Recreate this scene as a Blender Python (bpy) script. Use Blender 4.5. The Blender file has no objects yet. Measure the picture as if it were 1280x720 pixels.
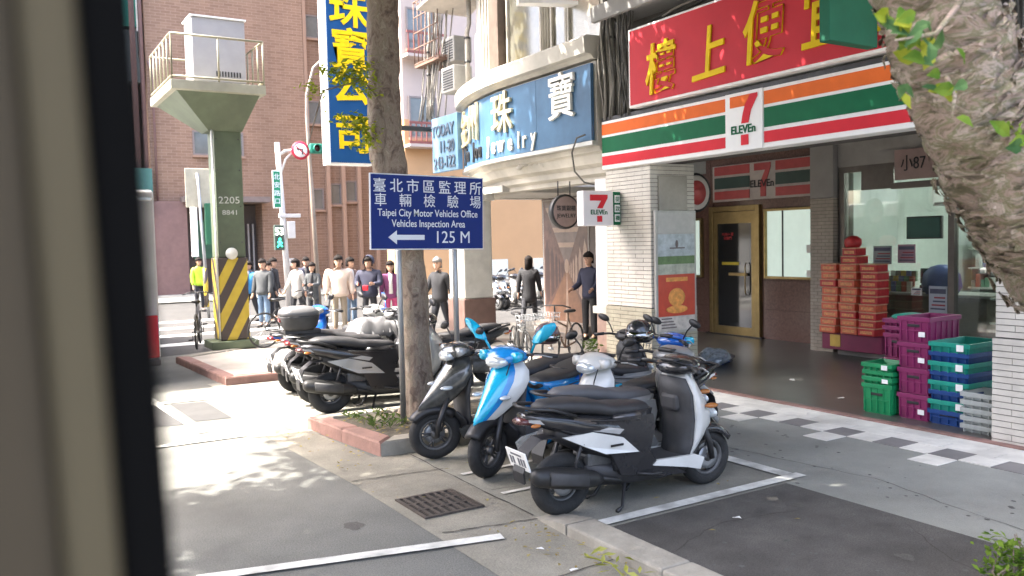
import bpy, bmesh, math, random
from mathutils import Vector, Matrix, noise
from math import radians, sin, cos, pi
random.seed(7)
SC = bpy.context.scene
COL = SC.collection

# ------------------------------------------------------------------ camera, world, sun, exposure
cam = bpy.data.cameras.new('camera'); camo = bpy.data.objects.new('camera', cam); COL.objects.link(camo)
_y, _p, _r = radians(31.7), radians(-3.2), radians(-1.3)
F = Vector((sin(_y)*cos(_p), cos(_y)*cos(_p), sin(_p)))
R0 = Vector((cos(_y), -sin(_y), 0)); U0 = R0.cross(F)
Rr = R0*cos(_r) + U0*sin(_r); Uu = -R0*sin(_r) + U0*cos(_r)
m = Matrix((Rr, Uu, -F)).transposed().to_4x4(); m.translation = (0, 0, 2.1)
camo.matrix_world = m
cam.sensor_width = 36; cam.lens = 36*1050/1280
cam.clip_start = .05; cam.clip_end = 2000
cam.dof.use_dof = True; cam.dof.focus_distance = 8.5; cam.dof.aperture_fstop = 2.5
SC.camera = camo
SUN_EL, SUN_AZ = radians(57), radians(-66)          # azimuth clockwise from +Y
w = bpy.data.worlds.new('World'); SC.world = w; w.use_nodes = True
nt = w.node_tree; nt.nodes.clear()
sky = nt.nodes.new('ShaderNodeTexSky'); sky.sky_type = 'NISHITA'; sky.sun_disc = False
sky.sun_elevation = SUN_EL; sky.sun_rotation = SUN_AZ; sky.air_density = .8; sky.dust_density = 6; sky.ozone_density = 0.4
bg = nt.nodes.new('ShaderNodeBackground'); bg.inputs[1].default_value = .15
wo = nt.nodes.new('ShaderNodeOutputWorld')
nt.links.new(sky.outputs[0], bg.inputs[0]); nt.links.new(bg.outputs[0], wo.inputs[0])
sl = bpy.data.lights.new('sun', 'SUN'); sl.energy = 2.0; sl.angle = radians(.5); sl.color = (1, .95, .87)
so = bpy.data.objects.new('sun', sl); COL.objects.link(so)
sd = Vector((sin(SUN_AZ)*cos(SUN_EL), cos(SUN_AZ)*cos(SUN_EL), sin(SUN_EL)))
so.rotation_euler = sd.to_track_quat('Z', 'Y').to_euler(); so.location = sd*60
SC.view_settings.view_transform = 'Standard'; SC.view_settings.look = 'None'
SC.view_settings.exposure = 3.2; SC.view_settings.gamma = 1
SC.cycles.max_bounces = 6; SC.cycles.transparent_max_bounces = 12

# ------------------------------------------------------------------ materials
MATS = {}
def M(name, col, rough=.6, metal=0, var=.12, scale=5, bump=0, bscale=80, spec=.5, coat=0, emit=0, dirt=0, stretch=None, speck=0, sscale=150):
    """procedural material: base colour with two octaves of noise variation, bump and optional dirt blotches"""
    if name in MATS: return MATS[name]
    mt = bpy.data.materials.new(name); mt.use_nodes = True; MATS[name] = mt
    t = mt.node_tree; b = t.nodes['Principled BSDF']; L = t.links.new
    tc = t.nodes.new('ShaderNodeTexCoord'); src = tc.outputs['Object']
    if stretch:
        mp = t.nodes.new('ShaderNodeMapping'); mp.inputs['Scale'].default_value = stretch; L(src, mp.inputs[0]); src = mp.outputs[0]
    n = t.nodes.new('ShaderNodeTexNoise'); n.inputs['Scale'].default_value = scale; n.inputs['Detail'].default_value = 6; n.inputs['Roughness'].default_value = .65
    L(src, n.inputs['Vector'])
    rp = t.nodes.new('ShaderNodeValToRGB'); rp.color_ramp.elements[0].position = .3; rp.color_ramp.elements[1].position = .7
    lo = [max(0, c*(1-var)) for c in col]; hi = [min(1, c*(1+var)) for c in col]
    rp.color_ramp.elements[0].color = (*lo, 1); rp.color_ramp.elements[1].color = (*hi, 1)
    L(n.outputs[0], rp.inputs[0]); out = rp.outputs[0]
    if dirt:
        n2 = t.nodes.new('ShaderNodeTexNoise'); n2.inputs['Scale'].default_value = scale*.35; n2.inputs['Detail'].default_value = 8; L(src, n2.inputs['Vector'])
        r2 = t.nodes.new('ShaderNodeValToRGB'); r2.color_ramp.elements[0].position = .45; r2.color_ramp.elements[1].position = .68
        r2.color_ramp.elements[0].color = (0, 0, 0, 1); r2.color_ramp.elements[1].color = (dirt, dirt, dirt, 1); L(n2.outputs[0], r2.inputs[0])
        mx = t.nodes.new('ShaderNodeMixRGB'); L(r2.outputs[0], mx.inputs[0]); L(out, mx.inputs[1])
        mx.inputs[2].default_value = (col[0]*.4+.012, col[1]*.4+.010, col[2]*.4+.008, 1); out = mx.outputs[0]
    if speck:
        n4 = t.nodes.new('ShaderNodeTexNoise'); n4.inputs['Scale'].default_value = sscale; n4.inputs['Detail'].default_value = 3; n4.inputs['Roughness'].default_value = .8; L(tc.outputs['Object'], n4.inputs['Vector'])
        r4 = t.nodes.new('ShaderNodeMapRange'); r4.inputs[1].default_value = .32; r4.inputs[2].default_value = .68; r4.inputs[3].default_value = 1-speck; r4.inputs[4].default_value = 1+speck; L(n4.outputs[0], r4.inputs[0])
        m4 = t.nodes.new('ShaderNodeVectorMath'); m4.operation = 'SCALE'; L(out, m4.inputs[0]); L(r4.outputs[0], m4.inputs['Scale']); out = m4.outputs[0]
    L(out, b.inputs['Base Color'])
    b.inputs['Roughness'].default_value = rough; b.inputs['Metallic'].default_value = metal
    b.inputs['Specular IOR Level'].default_value = spec
    if coat: b.inputs['Coat Weight'].default_value = coat; b.inputs['Coat Roughness'].default_value = .08
    if emit:
        b.inputs['Emission Color'].default_value = (*col, 1); b.inputs['Emission Strength'].default_value = emit
    if bump:
        n3 = t.nodes.new('ShaderNodeTexNoise'); n3.inputs['Scale'].default_value = bscale; n3.inputs['Detail'].default_value = 4; L(src, n3.inputs['Vector'])
        bp = t.nodes.new('ShaderNodeBump'); bp.inputs['Strength'].default_value = bump; bp.inputs['Distance'].default_value = .02
        L(n3.outputs[0], bp.inputs['Height']); L(bp.outputs[0], b.inputs['Normal'])
    return mt

def brick_mat(name, c1, c2, mortar, bw, bh, msize=.012, rough=.7):
    mt = bpy.data.materials.new(name); mt.use_nodes = True; MATS[name] = mt
    t = mt.node_tree; b = t.nodes['Principled BSDF']; L = t.links.new
    tc = t.nodes.new('ShaderNodeTexCoord'); sp = t.nodes.new('ShaderNodeSeparateXYZ'); L(tc.outputs['Object'], sp.inputs[0])
    ad = t.nodes.new('ShaderNodeMath'); L(sp.outputs[0], ad.inputs[0]); L(sp.outputs[1], ad.inputs[1])
    cb = t.nodes.new('ShaderNodeCombineXYZ'); L(ad.outputs[0], cb.inputs[0]); L(sp.outputs[2], cb.inputs[1])
    br = t.nodes.new('ShaderNodeTexBrick'); L(cb.outputs[0], br.inputs['Vector'])
    br.inputs['Scale'].default_value = 1; br.inputs['Brick Width'].default_value = bw; br.inputs['Row Height'].default_value = bh
    br.inputs['Mortar Size'].default_value = msize; br.inputs['Color1'].default_value = (*c1, 1); br.inputs['Color2'].default_value = (*c2, 1); br.inputs['Mortar'].default_value = (*mortar, 1)
    n = t.nodes.new('ShaderNodeTexNoise'); n.inputs['Scale'].default_value = .6; n.inputs['Detail'].default_value = 8; mpg = t.nodes.new('ShaderNodeMapping'); mpg.inputs['Scale'].default_value = (1, 1, .12); L(tc.outputs['Object'], mpg.inputs[0]); L(mpg.outputs[0], n.inputs['Vector'])
    hs = t.nodes.new('ShaderNodeMixRGB'); hs.blend_type = 'MULTIPLY'; hs.inputs[0].default_value = .6
    L(br.outputs[0], hs.inputs[1]); L(n.outputs[0], hs.inputs[2])
    g = t.nodes.new('ShaderNodeMixRGB'); g.blend_type = 'ADD'; g.inputs[0].default_value = .25; L(hs.outputs[0], g.inputs[1]); L(br.outputs[0], g.inputs[2])
    L(g.outputs[0], b.inputs['Base Color']); b.inputs['Roughness'].default_value = rough
    return mt

def glass_mat(name, tint=(.9, .95, .93), clear=.8, rough=.03):
    """thin window pane: part see-through, part mirror"""
    mt = bpy.data.materials.new(name); mt.use_nodes = True; MATS[name] = mt
    t = mt.node_tree; t.nodes.clear(); L = t.links.new
    o = t.nodes.new('ShaderNodeOutputMaterial'); tr = t.nodes.new('ShaderNodeBsdfTransparent'); gl = t.nodes.new('ShaderNodeBsdfGlossy')
    tr.inputs[0].default_value = (*tint, 1); gl.inputs['Roughness'].default_value = rough
    fr = t.nodes.new('ShaderNodeFresnel'); fr.inputs[0].default_value = 1.5
    ad = t.nodes.new('ShaderNodeMath'); ad.operation = 'ADD'; ad.inputs[1].default_value = 1-clear; ad.use_clamp = True; L(fr.outputs[0], ad.inputs[0])
    mx = t.nodes.new('ShaderNodeMixShader'); L(ad.outputs[0], mx.inputs[0]); L(tr.outputs[0], mx.inputs[1]); L(gl.outputs[0], mx.inputs[2]); L(mx.outputs[0], o.inputs[0])
    return mt

def leaf_mat(name, c1, c2):
    mt = bpy.data.materials.new(name); mt.use_nodes = True; MATS[name] = mt
    t = mt.node_tree; t.nodes.clear(); L = t.links.new
    o = t.nodes.new('ShaderNodeOutputMaterial'); tc = t.nodes.new('ShaderNodeTexCoord'); n = t.nodes.new('ShaderNodeTexNoise'); n.inputs['Scale'].default_value = 9
    L(tc.outputs['Object'], n.inputs['Vector']); rp = t.nodes.new('ShaderNodeValToRGB'); rp.color_ramp.elements[0].color = (*c1, 1); rp.color_ramp.elements[1].color = (*c2, 1)
    rp.color_ramp.elements[0].position = .35; rp.color_ramp.elements[1].position = .65; L(n.outputs[0], rp.inputs[0])
    d = t.nodes.new('ShaderNodeBsdfDiffuse'); tl = t.nodes.new('ShaderNodeBsdfTranslucent'); L(rp.outputs[0], d.inputs[0]); L(rp.outputs[0], tl.inputs[0])
    mx = t.nodes.new('ShaderNodeMixShader'); mx.inputs[0].default_value = .35; L(d.outputs[0], mx.inputs[1]); L(tl.outputs[0], mx.inputs[2]); L(mx.outputs[0], o.inputs[0])
    return mt

# ------------------------------------------------------------------ mesh builder
def vec(a): return Vector(a)
class MB:
    def __init__(s): s.v = []; s.f = []; s.m = []; s.s = []
    def add(s, vs, fs, m=0, smooth=False, X=None):
        o = len(s.v)
        s.v += [tuple(X @ Vector(p)) if X else tuple(p) for p in vs]
        s.f += [tuple(i+o for i in f) for f in fs]; s.m += [m]*len(fs); s.s += [smooth]*len(fs); return s
    def box(s, x0, x1, y0, y1, z0, z1, m=0, b=0, X=None):
        if x1 < x0: x0, x1 = x1, x0
        if y1 < y0: y0, y1 = y1, y0
        if z1 < z0: z0, z1 = z1, z0
        if b <= 0:
            vs = [(x, y, z) for x in (x0, x1) for y in (y0, y1) for z in (z0, z1)]
            return s.add(vs, [(0,1,3,2),(4,6,7,5),(0,4,5,1),(2,3,7,6),(0,2,6,4),(1,5,7,3)], m, False, X)
        b = min(b, (x1-x0)*.49, (y1-y0)*.49, (z1-z0)*.49)
        bm = bmesh.new(); bmesh.ops.create_cube(bm, size=1)
        for v in bm.verts: v.co = ((x0+x1)/2+v.co.x*(x1-x0), (y0+y1)/2+v.co.y*(y1-y0), (z0+z1)/2+v.co.z*(z1-z0))
        bmesh.ops.bevel(bm, geom=bm.edges[:], offset=b, segments=2, profile=.5, affect='EDGES')
        bm.verts.index_update()
        s.add([v.co[:] for v in bm.verts], [[v.index for v in f.verts] for f in bm.faces], m, False, X); bm.free(); return s
    def tube(s, pts, r, n=8, m=0, cap=True, X=None, smooth=True):
        pts = [Vector(p) for p in pts]; k = len(pts); rs = r if isinstance(r, (list, tuple)) else [r]*k
        vs = []; fs = []; up = None
        for i, p in enumerate(pts):
            d = (pts[min(i+1, k-1)]-pts[max(i-1, 0)]).normalized()
            if up is None: up = d.orthogonal().normalized()
            else:
                up = (up - d*up.dot(d))
                up = up.normalized() if up.length > 1e-5 else d.orthogonal().normalized()
            q = d.cross(up)
            for j in range(n):
                a = 2*pi*j/n; vs.append(p + (up*cos(a)+q*sin(a))*rs[i])
        for i in range(k-1):
            for j in range(n): fs.append((i*n+j, i*n+(j+1) % n, (i+1)*n+(j+1) % n, (i+1)*n+j))
        if cap: fs.append(tuple(range(n-1, -1, -1))); fs.append(tuple(range((k-1)*n, k*n)))
        return s.add(vs, fs, m, smooth, X)
    def loft(s, rings, m=0, cap=True, X=None, smooth=True, closed=True, mfun=None):
        n = len(rings[0]); vs = [p for r in rings for p in r]; k = len(rings); jj = n if closed else n-1
        for i in range(k-1):
            pass
        fs = []; ms = []
        for i in range(k-1):
            for j in range(jj):
                fs.append((i*n+j, i*n+(j+1) % n, (i+1)*n+(j+1) % n, (i+1)*n+j)); ms.append(mfun(i, j) if mfun else m)
        if cap and closed: fs += [tuple(range(n-1, -1, -1)), tuple(range((k-1)*n, k*n))]; ms += [m, m]
        a = len(s.m); s.add(vs, fs, m, smooth, X); s.m[a:] = ms; return s
    def lathe(s, prof, n=16, m=0, X=None, smooth=True):
        """prof: (radius, z)"""
        rings = [[(r*cos(2*pi*j/n), r*sin(2*pi*j/n), z) for j in range(n)] for r, z in prof]
        return s.loft(rings, m, True, X, smooth)
    def prism(s, poly, a, b, axis='z', m=0, X=None):
        """polygon extruded from a to b along an axis (x: poly=(y,z); y: poly=(x,z); z: poly=(x,y))"""
        def P(u, v, t): return (t, u, v) if axis == 'x' else (u, t, v) if axis == 'y' else (u, v, t)
        n = len(poly); vs = [P(u, v, a) for u, v in poly]+[P(u, v, b) for u, v in poly]
        fs = [tuple(range(n)), tuple(range(2*n-1, n-1, -1))]+[(i, (i+1) % n, n+(i+1) % n, n+i) for i in range(n)]
        return s.add(vs, fs, m, False, X)
    def ell(s, c, r, m=0, n=14, k=9, X=None):
        rings = []
        for i in range(k):
            a = -pi/2+pi*(i+.0001)/(k-1+.0002)
            rings.append([(c[0]+r[0]*cos(a)*cos(2*pi*j/n), c[1]+r[1]*cos(a)*sin(2*pi*j/n), c[2]+r[2]*sin(a)) for j in range(n)])
        return s.loft(rings, m, True, X)
    def quad(s, a, b, c, d, m=0, X=None): return s.add([a, b, c, d], [(0, 1, 2, 3)], m, False, X)
    def mesh(s, name, mats):
        me = bpy.data.meshes.new(name); me.from_pydata(s.v, [], s.f)
        for mt in (mats if isinstance(mats, (list, tuple)) else [mats]): me.materials.append(mt)
        me.polygons.foreach_set('material_index', s.m); me.polygons.foreach_set('use_smooth', s.s)
        bm = bmesh.new(); bm.from_mesh(me); bmesh.ops.recalc_face_normals(bm, faces=bm.faces[:]); bm.to_mesh(me); bm.free()
        me.update(); return me
    def build(s, name, mats, parent=None, world=True, **kw):
        return link(name, s.mesh(name, mats), parent, world, **kw)

def link(name, me, parent=None, world=True, label=None, cat=None, group=None, kind=None, loc=None):
    """one mesh object; with a parent and world=True its coordinates are world coordinates under an unrotated parent"""
    o = bpy.data.objects.new(name, me); COL.objects.link(o)
    if parent:
        o.parent = parent
        if world:
            q = parent; off = Vector((0, 0, 0))
            while q: off += q.location; q = q.parent
            o.location = -off
    if loc is not None: o.location = loc
    tag(o, label, cat, group, kind); return o
def tag(o, label=None, cat=None, group=None, kind=None):
    if label: o['label'] = label
    if cat: o['category'] = cat
    if group: o['group'] = group
    if kind: o['kind'] = kind
    return o
def thing(name, label, cat, loc=(0, 0, 0), rz=0, group=None, scale=1):
    o = bpy.data.objects.new(name, None); COL.objects.link(o); o.empty_display_size = .2
    o.location = loc; o.rotation_euler = (0, 0, rz); o.scale = (scale,)*3
    return tag(o, label, cat, group)
def copy_tree(o, parent=None, **kw):
    c = o.copy(); COL.objects.link(c)
    if parent: c.parent = parent
    for ch in list(o.children): copy_tree(ch, c)
    for k, v in kw.items(): c[k] = v
    return c
_txc = {}
def text_mesh(body, offset=0, extrude=.004):
    key = (body, offset, extrude)
    if key in _txc: return _txc[key]
    cu = bpy.data.curves.new('lettering', 'FONT'); cu.body = body; cu.offset = offset; cu.extrude = extrude
    cu.align_x = 'CENTER'; cu.align_y = 'CENTER'; cu.resolution_u = 3
    o = bpy.data.objects.new('lettering', cu); COL.objects.link(o)
    dg = bpy.context.evaluated_depsgraph_get(); me = bpy.data.meshes.new_from_object(o.evaluated_get(dg))
    bpy.data.objects.remove(o); me.name = 'lettering'; _txc[key] = me; return me
def lettering(body, mat, parent, pos, right, up, size, sx=1, offset=0, depth=.006, name='lettering', shear=0, **kw):
    """text on a plane: right and up are world directions, pos the centre; right x up points to the reader"""
    me = text_mesh(body, offset, 1.0).copy()
    xs = [v.co for v in me.vertices]; cx = (min(c.x for c in xs)+max(c.x for c in xs))/2; cy = (min(c.y for c in xs)+max(c.y for c in xs))/2
    r = Vector(right).normalized(); u = Vector(up).normalized(); n = r.cross(u); p = Vector(pos)
    for v in me.vertices:
        x = (v.co.x-cx); y = (v.co.y-cy)
        v.co = p + r*((x+shear*y)*size*sx) + u*(y*size) + n*((v.co.z+1)*.5*depth)
    me.materials.clear(); me.materials.append(mat)
    return link(name, me, parent, True, **kw)

def T(loc, rz=0): return Matrix.Translation(loc) @ Matrix.Rotation(rz, 4, 'Z')
def rnd(a, b): return random.uniform(a, b)
ORD = ['first', 'second', 'third', 'fourth', 'fifth', 'sixth', 'seventh', 'eighth', 'ninth', 'tenth', 'eleventh', 'twelfth']
# common materials
white = M('white_paint', (.78, .78, .76), .45, var=.06, dirt=.12, scale=4)
black = M('black_plastic', (.018, .018, .02), .5, var=.3, scale=12)
rubber = M('tyre_rubber', (.022, .022, .022), .85, var=.3, bump=.3, scale=14)
chrome = M('bright_metal', (.6, .6, .6), .25, 1, var=.1)
steel = M('galvanised_steel', (.36, .37, .38), .45, .7, var=.15, dirt=.2)
darkmetal = M('dark_metal', (.05, .05, .052), .45, .6, var=.3)
cream = M('cream_render', (.54, .51, .445), .75, var=.14, dirt=.55, scale=2.2, bump=.1)
greyrender = M('grey_render', (.32, .31, .30), .8, var=.15, dirt=.4, scale=1.2, bump=.15)
# ------------------------------------------------------------------ ground
asphalt = M('asphalt', (.145, .146, .132), .9, var=.22, scale=1.1, bump=.6, bscale=160, dirt=.35, speck=.4, sscale=90)
asphalt_dark = M('asphalt_dark', (.088, .083, .076), .9, speck=.4, sscale=90, var=.3, scale=2.6, bump=.6, bscale=180, dirt=.6)
concrete = M('gutter_concrete', (.215, .202, .165), .9, speck=.25, sscale=110, var=.2, scale=2.2, bump=.35, bscale=60, dirt=.55)
bayconc = M('bay_concrete', (.21, .205, .175), .9, speck=.25, sscale=110, var=.22, scale=1.7, bump=.3, bscale=70, dirt=.6)
paving = M('paving_grey', (.25, .255, .232), .7, speck=.2, sscale=120, var=.14, scale=1.6, bump=.2, bscale=60, dirt=.55)
tilewhite = M('tile_white', (.72, .70, .64), .6, var=.12, scale=5, dirt=.5, bump=.1)
tilegrey = M('tile_grey', (.21, .20, .195), .6, var=.12, scale=4, dirt=.3)
arcade_floor = M('arcade_floor', (.085, .082, .075), .3, var=.2, scale=1.3, dirt=.4)
linewhite = M('road_paint', (.62, .62, .58), .7, var=.15, scale=14, dirt=.75, bump=.2)
kerbpink = M('kerb_faded_red', (.26, .15, .125), .85, var=.25, scale=5, bump=.4, bscale=45, dirt=.45)
kerbgrey = M('kerb_concrete', (.30, .28, .235), .85, var=.2, scale=5, bump=.4, bscale=45, dirt=.5)
soil = M('planter_soil', (.085, .075, .055), .95, var=.5, scale=9, bump=1, bscale=40)
darkjoint = M('ground_crack', (.05, .045, .04), .95)

def sheet(name, poly, z, mat, n=None):
    mb = MB(); mb.add([(x, y, z) for x, y in poly], [tuple(range(len(poly)))], 0)
    return mb.build(name, mat, kind='structure')
def rect(x0, x1, y0, y1): return [(x0, y0), (x1, y0), (x1, y1), (x0, y1)]
sheet('road', rect(-500, 500, -300, 700), 0, asphalt)
sheet('gutter', [(2.66, -8), (3.42, -8), (3.46, 7.6), (3.1, 7.7), (2.95, 9.6), (2.7, 13), (2.42, 13), (2.5, 8.8), (2.6, 6.9)], .004, concrete)
sheet('parking_bay', [(3.42, 4.7), (5.95, 4.7), (5.95, 7.9), (3.4, 7.9)], .006, bayconc)
sheet('far_parking_bay', [(2.96, 9.0), (6.2, 9.0), (6.2, 13.4), (2.72, 13.4)], .007, bayconc)
sheet('bay_asphalt', [(3.45, -8), (5.58, -8), (5.6, 4.74), (3.45, 4.74)], .012, asphalt_dark)
pave = sheet('pavement', [(5.55, -8), (8.2, -8), (8.2, 18.2), (5.75, 18.2), (5.75, 4.75), (5.58, 4.75)], .009, paving)
sheet('arcade_pavement', [(8.2, -8), (17.5, -8), (17.5, 18.2), (8.2, 18.2)], .03, arcade_floor)
sheet('side_pavement', rect(13.0, 40, 27.6, 30), .05, kerbgrey)
sheet('far_pavement', rect(-60, 13, 34, 40), .06, paving)
sheet('side_road', [(-300, 17.4), (2.7, 17.4), (5.75, 18.3), (300, 18.3), (300, 27.6), (13, 27.6), (13, 34), (-300, 34)], .004, M('side_asphalt', (.042, .041, .039), .9, var=.25, scale=1.2, dirt=.4, bump=.4, bscale=120))
# lighter edge stones and the checkered tiles
for i in range(26):
    y = -2.6+i*.52
    mb = MB(); mb.box(7.722, 7.955, y+.003, y+.515, .006, .0165+.001*(i % 3)); mb.build('tile', tilewhite, pave)
    mb = MB(); mb.box(7.96, 8.19, y+.2, y+.712, .006, .0155+.001*(i*7 % 3)); mb.build('tile', tilewhite, pave)
p_ = .293
for i in range(-15, 20):
    yc = 5.63+i*p_
    mb = MB(); mb.box(7.4, 7.717, yc-p_/2+.003, yc+p_/2-.003, .006, .015+.0012*(i*5 % 3))
    mb.build('tile', tilegrey if i % 2 == 0 else tilewhite, pave)
    if i % 4: continue
    mb = MB(); mb.box(7.08, 7.396, yc-p_/2+.003, yc+p_/2-.003, .006, .014+.0012*(i*3 % 3))
    mb.build('tile', tilewhite if i % 4 == 0 else tilegrey, pave)
arc_kerb = MB(); arc_kerb.box(8.19, 8.3, -8, 18.2, .0, .034, b=.01); arc_kerb.build('arcade_kerb', kerbpink, kind='structure')
# painted lines
def line(x0, y0, x1, y1, wd, z=.0165, name='road_marking'):
    d = Vector((x1-x0, y1-y0)).normalized(); n = Vector((-d.y, d.x))*wd/2
    return sheet(name, [(x0-n.x, y0-n.y), (x1-n.x, y1-n.y), (x1+n.x, y1+n.y), (x0+n.x, y0+n.y)], z, linewhite)
line(3.6, 4.84, 5.9, 4.83, .115, .020); line(5.8, 4.9, 5.78, 7.6, .14, .0165)
line(1.0, 5.50, 2.98, 5.03, .11)
line(1.75, 13.0, 1.95, 9.9, .11, .010); line(2.45, 12.1, .3, 12.2, .12, .012); line(2.3, 9.45, .2, 9.5, .1, .012)
line(3.5, 6.6, 4.6, 6.62, .06, .0165); line(3.5, 5.9, 4.6, 5.88, .05, .0165)
patchm = M('asphalt_patch', (.05, .05, .05), .9, var=.2, scale=2)
sheet('asphalt_patch', [(1.35, 10.6), (1.86, 10.5), (1.82, 12.1), (1.3, 12.1)], .0055, patchm); sheet('asphalt_patch', [(2.0, 10.6), (2.42, 10.55), (2.38, 11.9), (1.95, 12.0)], .0055, patchm)
for i in range(4): line(.5, 19.3+i*2.0, 8.2, 19.5+i*2.0, .55, .010)
line(-9, 18.0, 2.2, 18.0, .3, .010)
for X in (-1.6, -5): line(X, -5, X, 17, .1, .010)
# kerb along the near bay and islands
def kerb(name, poly_out, w, h, mat, n_blocks=None):
    pass
kb = thing('kerb', 'long low concrete kerb with chipped edge beside the dark asphalt bay', 'kerb', (3.5, 3, 0))
for i in range(9):
    y1 = 4.8-i*1.0; mb = MB(); mb.box(3.37, 3.62, y1-.995, y1, -.02, .085, b=.018); mb.build('kerb_block', kerbgrey, kb)
mb = MB(); mb.add([(3.37, 4.81, 0), (3.62, 4.81, 0), (3.37, 4.81, .08), (3.62, 4.81, .08), (3.40, 5.25, .008), (3.6, 5.25, .008), (3.4, 5.25, 0), (3.6, 5.25, 0)],
                  [(0, 1, 3, 2), (2, 3, 5, 4), (0, 2, 4, 6), (1, 7, 5, 3), (4, 5, 7, 6)]); mb.build('kerb_ramp', kerbgrey, kb)
def island(name, label, poly, h, mats, topmat, wd=.2, blk=1.0):
    t = thing(name, label, 'kerb island', (*poly[0], 0)); n = len(poly)
    c = Vector((sum(p[0] for p in poly)/n, sum(p[1] for p in poly)/n))
    inner = []
    for i in range(n):
        p0, p1, p2 = Vector(poly[i-1]), Vector(poly[i]), Vector(poly[(i+1) % n])
        d = ((p0-p1).normalized()+(p2-p1).normalized()).normalized(); inner.append(p1+d*wd*1.42)
    for i in range(n):
        a, b_, a2, b2 = Vector(poly[i]), Vector(poly[(i+1) % n]), inner[i], inner[(i+1) % n]
        k = max(1, round((b_-a).length/blk))
        for j in range(k):
            q = [a.lerp(b_, j/k), a.lerp(b_, (j+1)/k-.006), a2.lerp(b2, (j+1)/k-.006), a2.lerp(b2, j/k)]
            hh = h+rnd(-.006, .006); cc = (q[0]+q[1]+q[2]+q[3])/4
            mb = MB(); lo = [(p.x, p.y, -.02) for p in q]; mid = [(p.x, p.y, hh-.022) for p in q]
            hi = [((p.x*.9+cc.x*.1), (p.y*.9+cc.y*.1), hh) for p in q]
            mb.loft([lo, mid, hi], 0, True, None, False); mb.build('kerb_block', mats[i % len(mats)], t)
    mb = MB(); mb.add([(p.x, p.y, h-.03) for p in inner], [tuple(range(n))]); mb.build('bed', topmat, t)
    return t
island('tree_island', 'planter island with faded pink kerb round the street tree and blue sign poles', [(2.98, 9.35), (3.17, 7.66), (5.7, 7.45), (5.6, 9.2)], .15, [kerbpink, kerbgrey, kerbgrey, kerbgrey], soil)
island('pillar_island', 'pale concrete island with worn kerb under the striped green pillar', [(2.78, 16.3), (2.93, 13.05), (6.1, 12.95), (6.2, 18.0)], .13, [kerbpink, kerbpink, kerbgrey, kerbgrey], M('island_concrete', (.42, .38, .33), .85, var=.15, dirt=.4, scale=2), wd=.18)
# weeds and leaf litter in the planter
litter_leaf = leaf_mat('dry_leaf', (.22, .16, .06), (.35, .3, .12)); weedg = leaf_mat('weed_leaf', (.05, .09, .025), (.12, .16, .05))
mb = MB(); mb2 = MB()
def leaf6(mb, c, L_, W, d, nrm, m=0):
    d = Vector(d).normalized(); s_ = d.cross(Vector(nrm)).normalized(); nn = s_.cross(d); c = Vector(c)
    mb.add([c-d*L_*.5, c-d*L_*.2+s_*W*.42+nn*W*.15, c+d*L_*.12+s_*W*.46+nn*W*.15, c+d*L_*.5-nn*W*.25, c+d*L_*.12-s_*W*.46+nn*W*.15, c-d*L_*.2-s_*W*.42+nn*W*.15, c-d*L_*.2, c+d*L_*.12], [(0, 6, 1), (1, 6, 7, 2), (2, 7, 3), (0, 5, 6), (5, 4, 7, 6), (4, 3, 7)], m)
def leaf_quad(mb, c, L_, W, d, nrm, m=0):
    d = Vector(d).normalized(); nrm = Vector(nrm); s_ = d.cross(nrm).normalized(); nn = s_.cross(d); c = Vector(c)
    mb.add([c-d*L_/2, c+s_*W/2+nn*W*.15, c+d*L_/2, c-s_*W/2+nn*W*.15], [(0, 1, 2), (0, 2, 3)], m)
for i in range(260):
    x = rnd(3.25, 5.3); y = rnd(7.85, 9.1)
    if i % 2: leaf_quad(mb, (x, y, .13+rnd(0, .02)), rnd(.04, .08), rnd(.02, .04), (rnd(-1, 1), rnd(-1, 1), rnd(-.1, .1)), (rnd(-.3, .3), rnd(-.3, .3), 1))
    else:
        x = rnd(3.3, 3.75); y = rnd(8.2, 9.1)
        leaf_quad(mb2, (x, y, .15+rnd(0, .07)), rnd(.06, .13), rnd(.015, .035), (rnd(-1, 1), rnd(-1, 1), rnd(.1, .9)), (rnd(-1, 1), rnd(-1, 1), .5))
for i in range(170):
    a = random.random()
    x, y = (rnd(2.9, 3.35), rnd(3.2, 5.2)) if a < .45 else (rnd(2.5, 5.5), rnd(4.0, 9.0)) if a < .75 else (rnd(2.6, 3.05), rnd(7.2, 9.3))
    leaf_quad(mb, (x, y, .028+rnd(0, .01)), rnd(.025, .07), rnd(.012, .03), (rnd(-1, 1), rnd(-1, 1), rnd(-.1, .15)), (rnd(-.4, .4), rnd(-.4, .4), 1))
mb.build('fallen_leaves', litter_leaf, kind='stuff', label='dry leaf litter scattered on the bay and planter', cat='leaves')
mb2.build('weeds', weedg, kind='stuff', label='low weeds growing at the foot of the tree', cat='weeds')
# scraps of paper
for i, (x, y, s_, lb) in enumerate([(3.02, 4.62, .05, 'small white paper scrap in the gutter beside the kerb'), (9.6, 8.0, .12, 'flat white paper scrap on the dark arcade floor'), (9.0, 6.75, .08, 'small paper scrap on the arcade floor near the green crates'), (4.55, 4.3, .05, 'white paper scrap on the dark asphalt bay'), (3.0, 4.2, .06, 'crumpled scrap near the kerb end')]):
    mb = MB(); k = 5
    s_ *= .7; ang = rnd(0, 3); e_ = [(cos(a)*rnd(.6, 1.2), sin(a)*rnd(.25, .6), rnd(0, .012)) for a in [2*pi*j/6 for j in range(6)]]
    ev = [(x+s_*(u*cos(ang)-v*sin(ang)), y+s_*(u*sin(ang)+v*cos(ang)), .034+q) for u, v, q in e_]; mb.loft([ev, [(p, q, r+.003) for p, q, r in ev]], 0, True, None, False)
    mb.build('paper_scrap', white, label=lb, cat='litter')
mb = MB()
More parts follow.
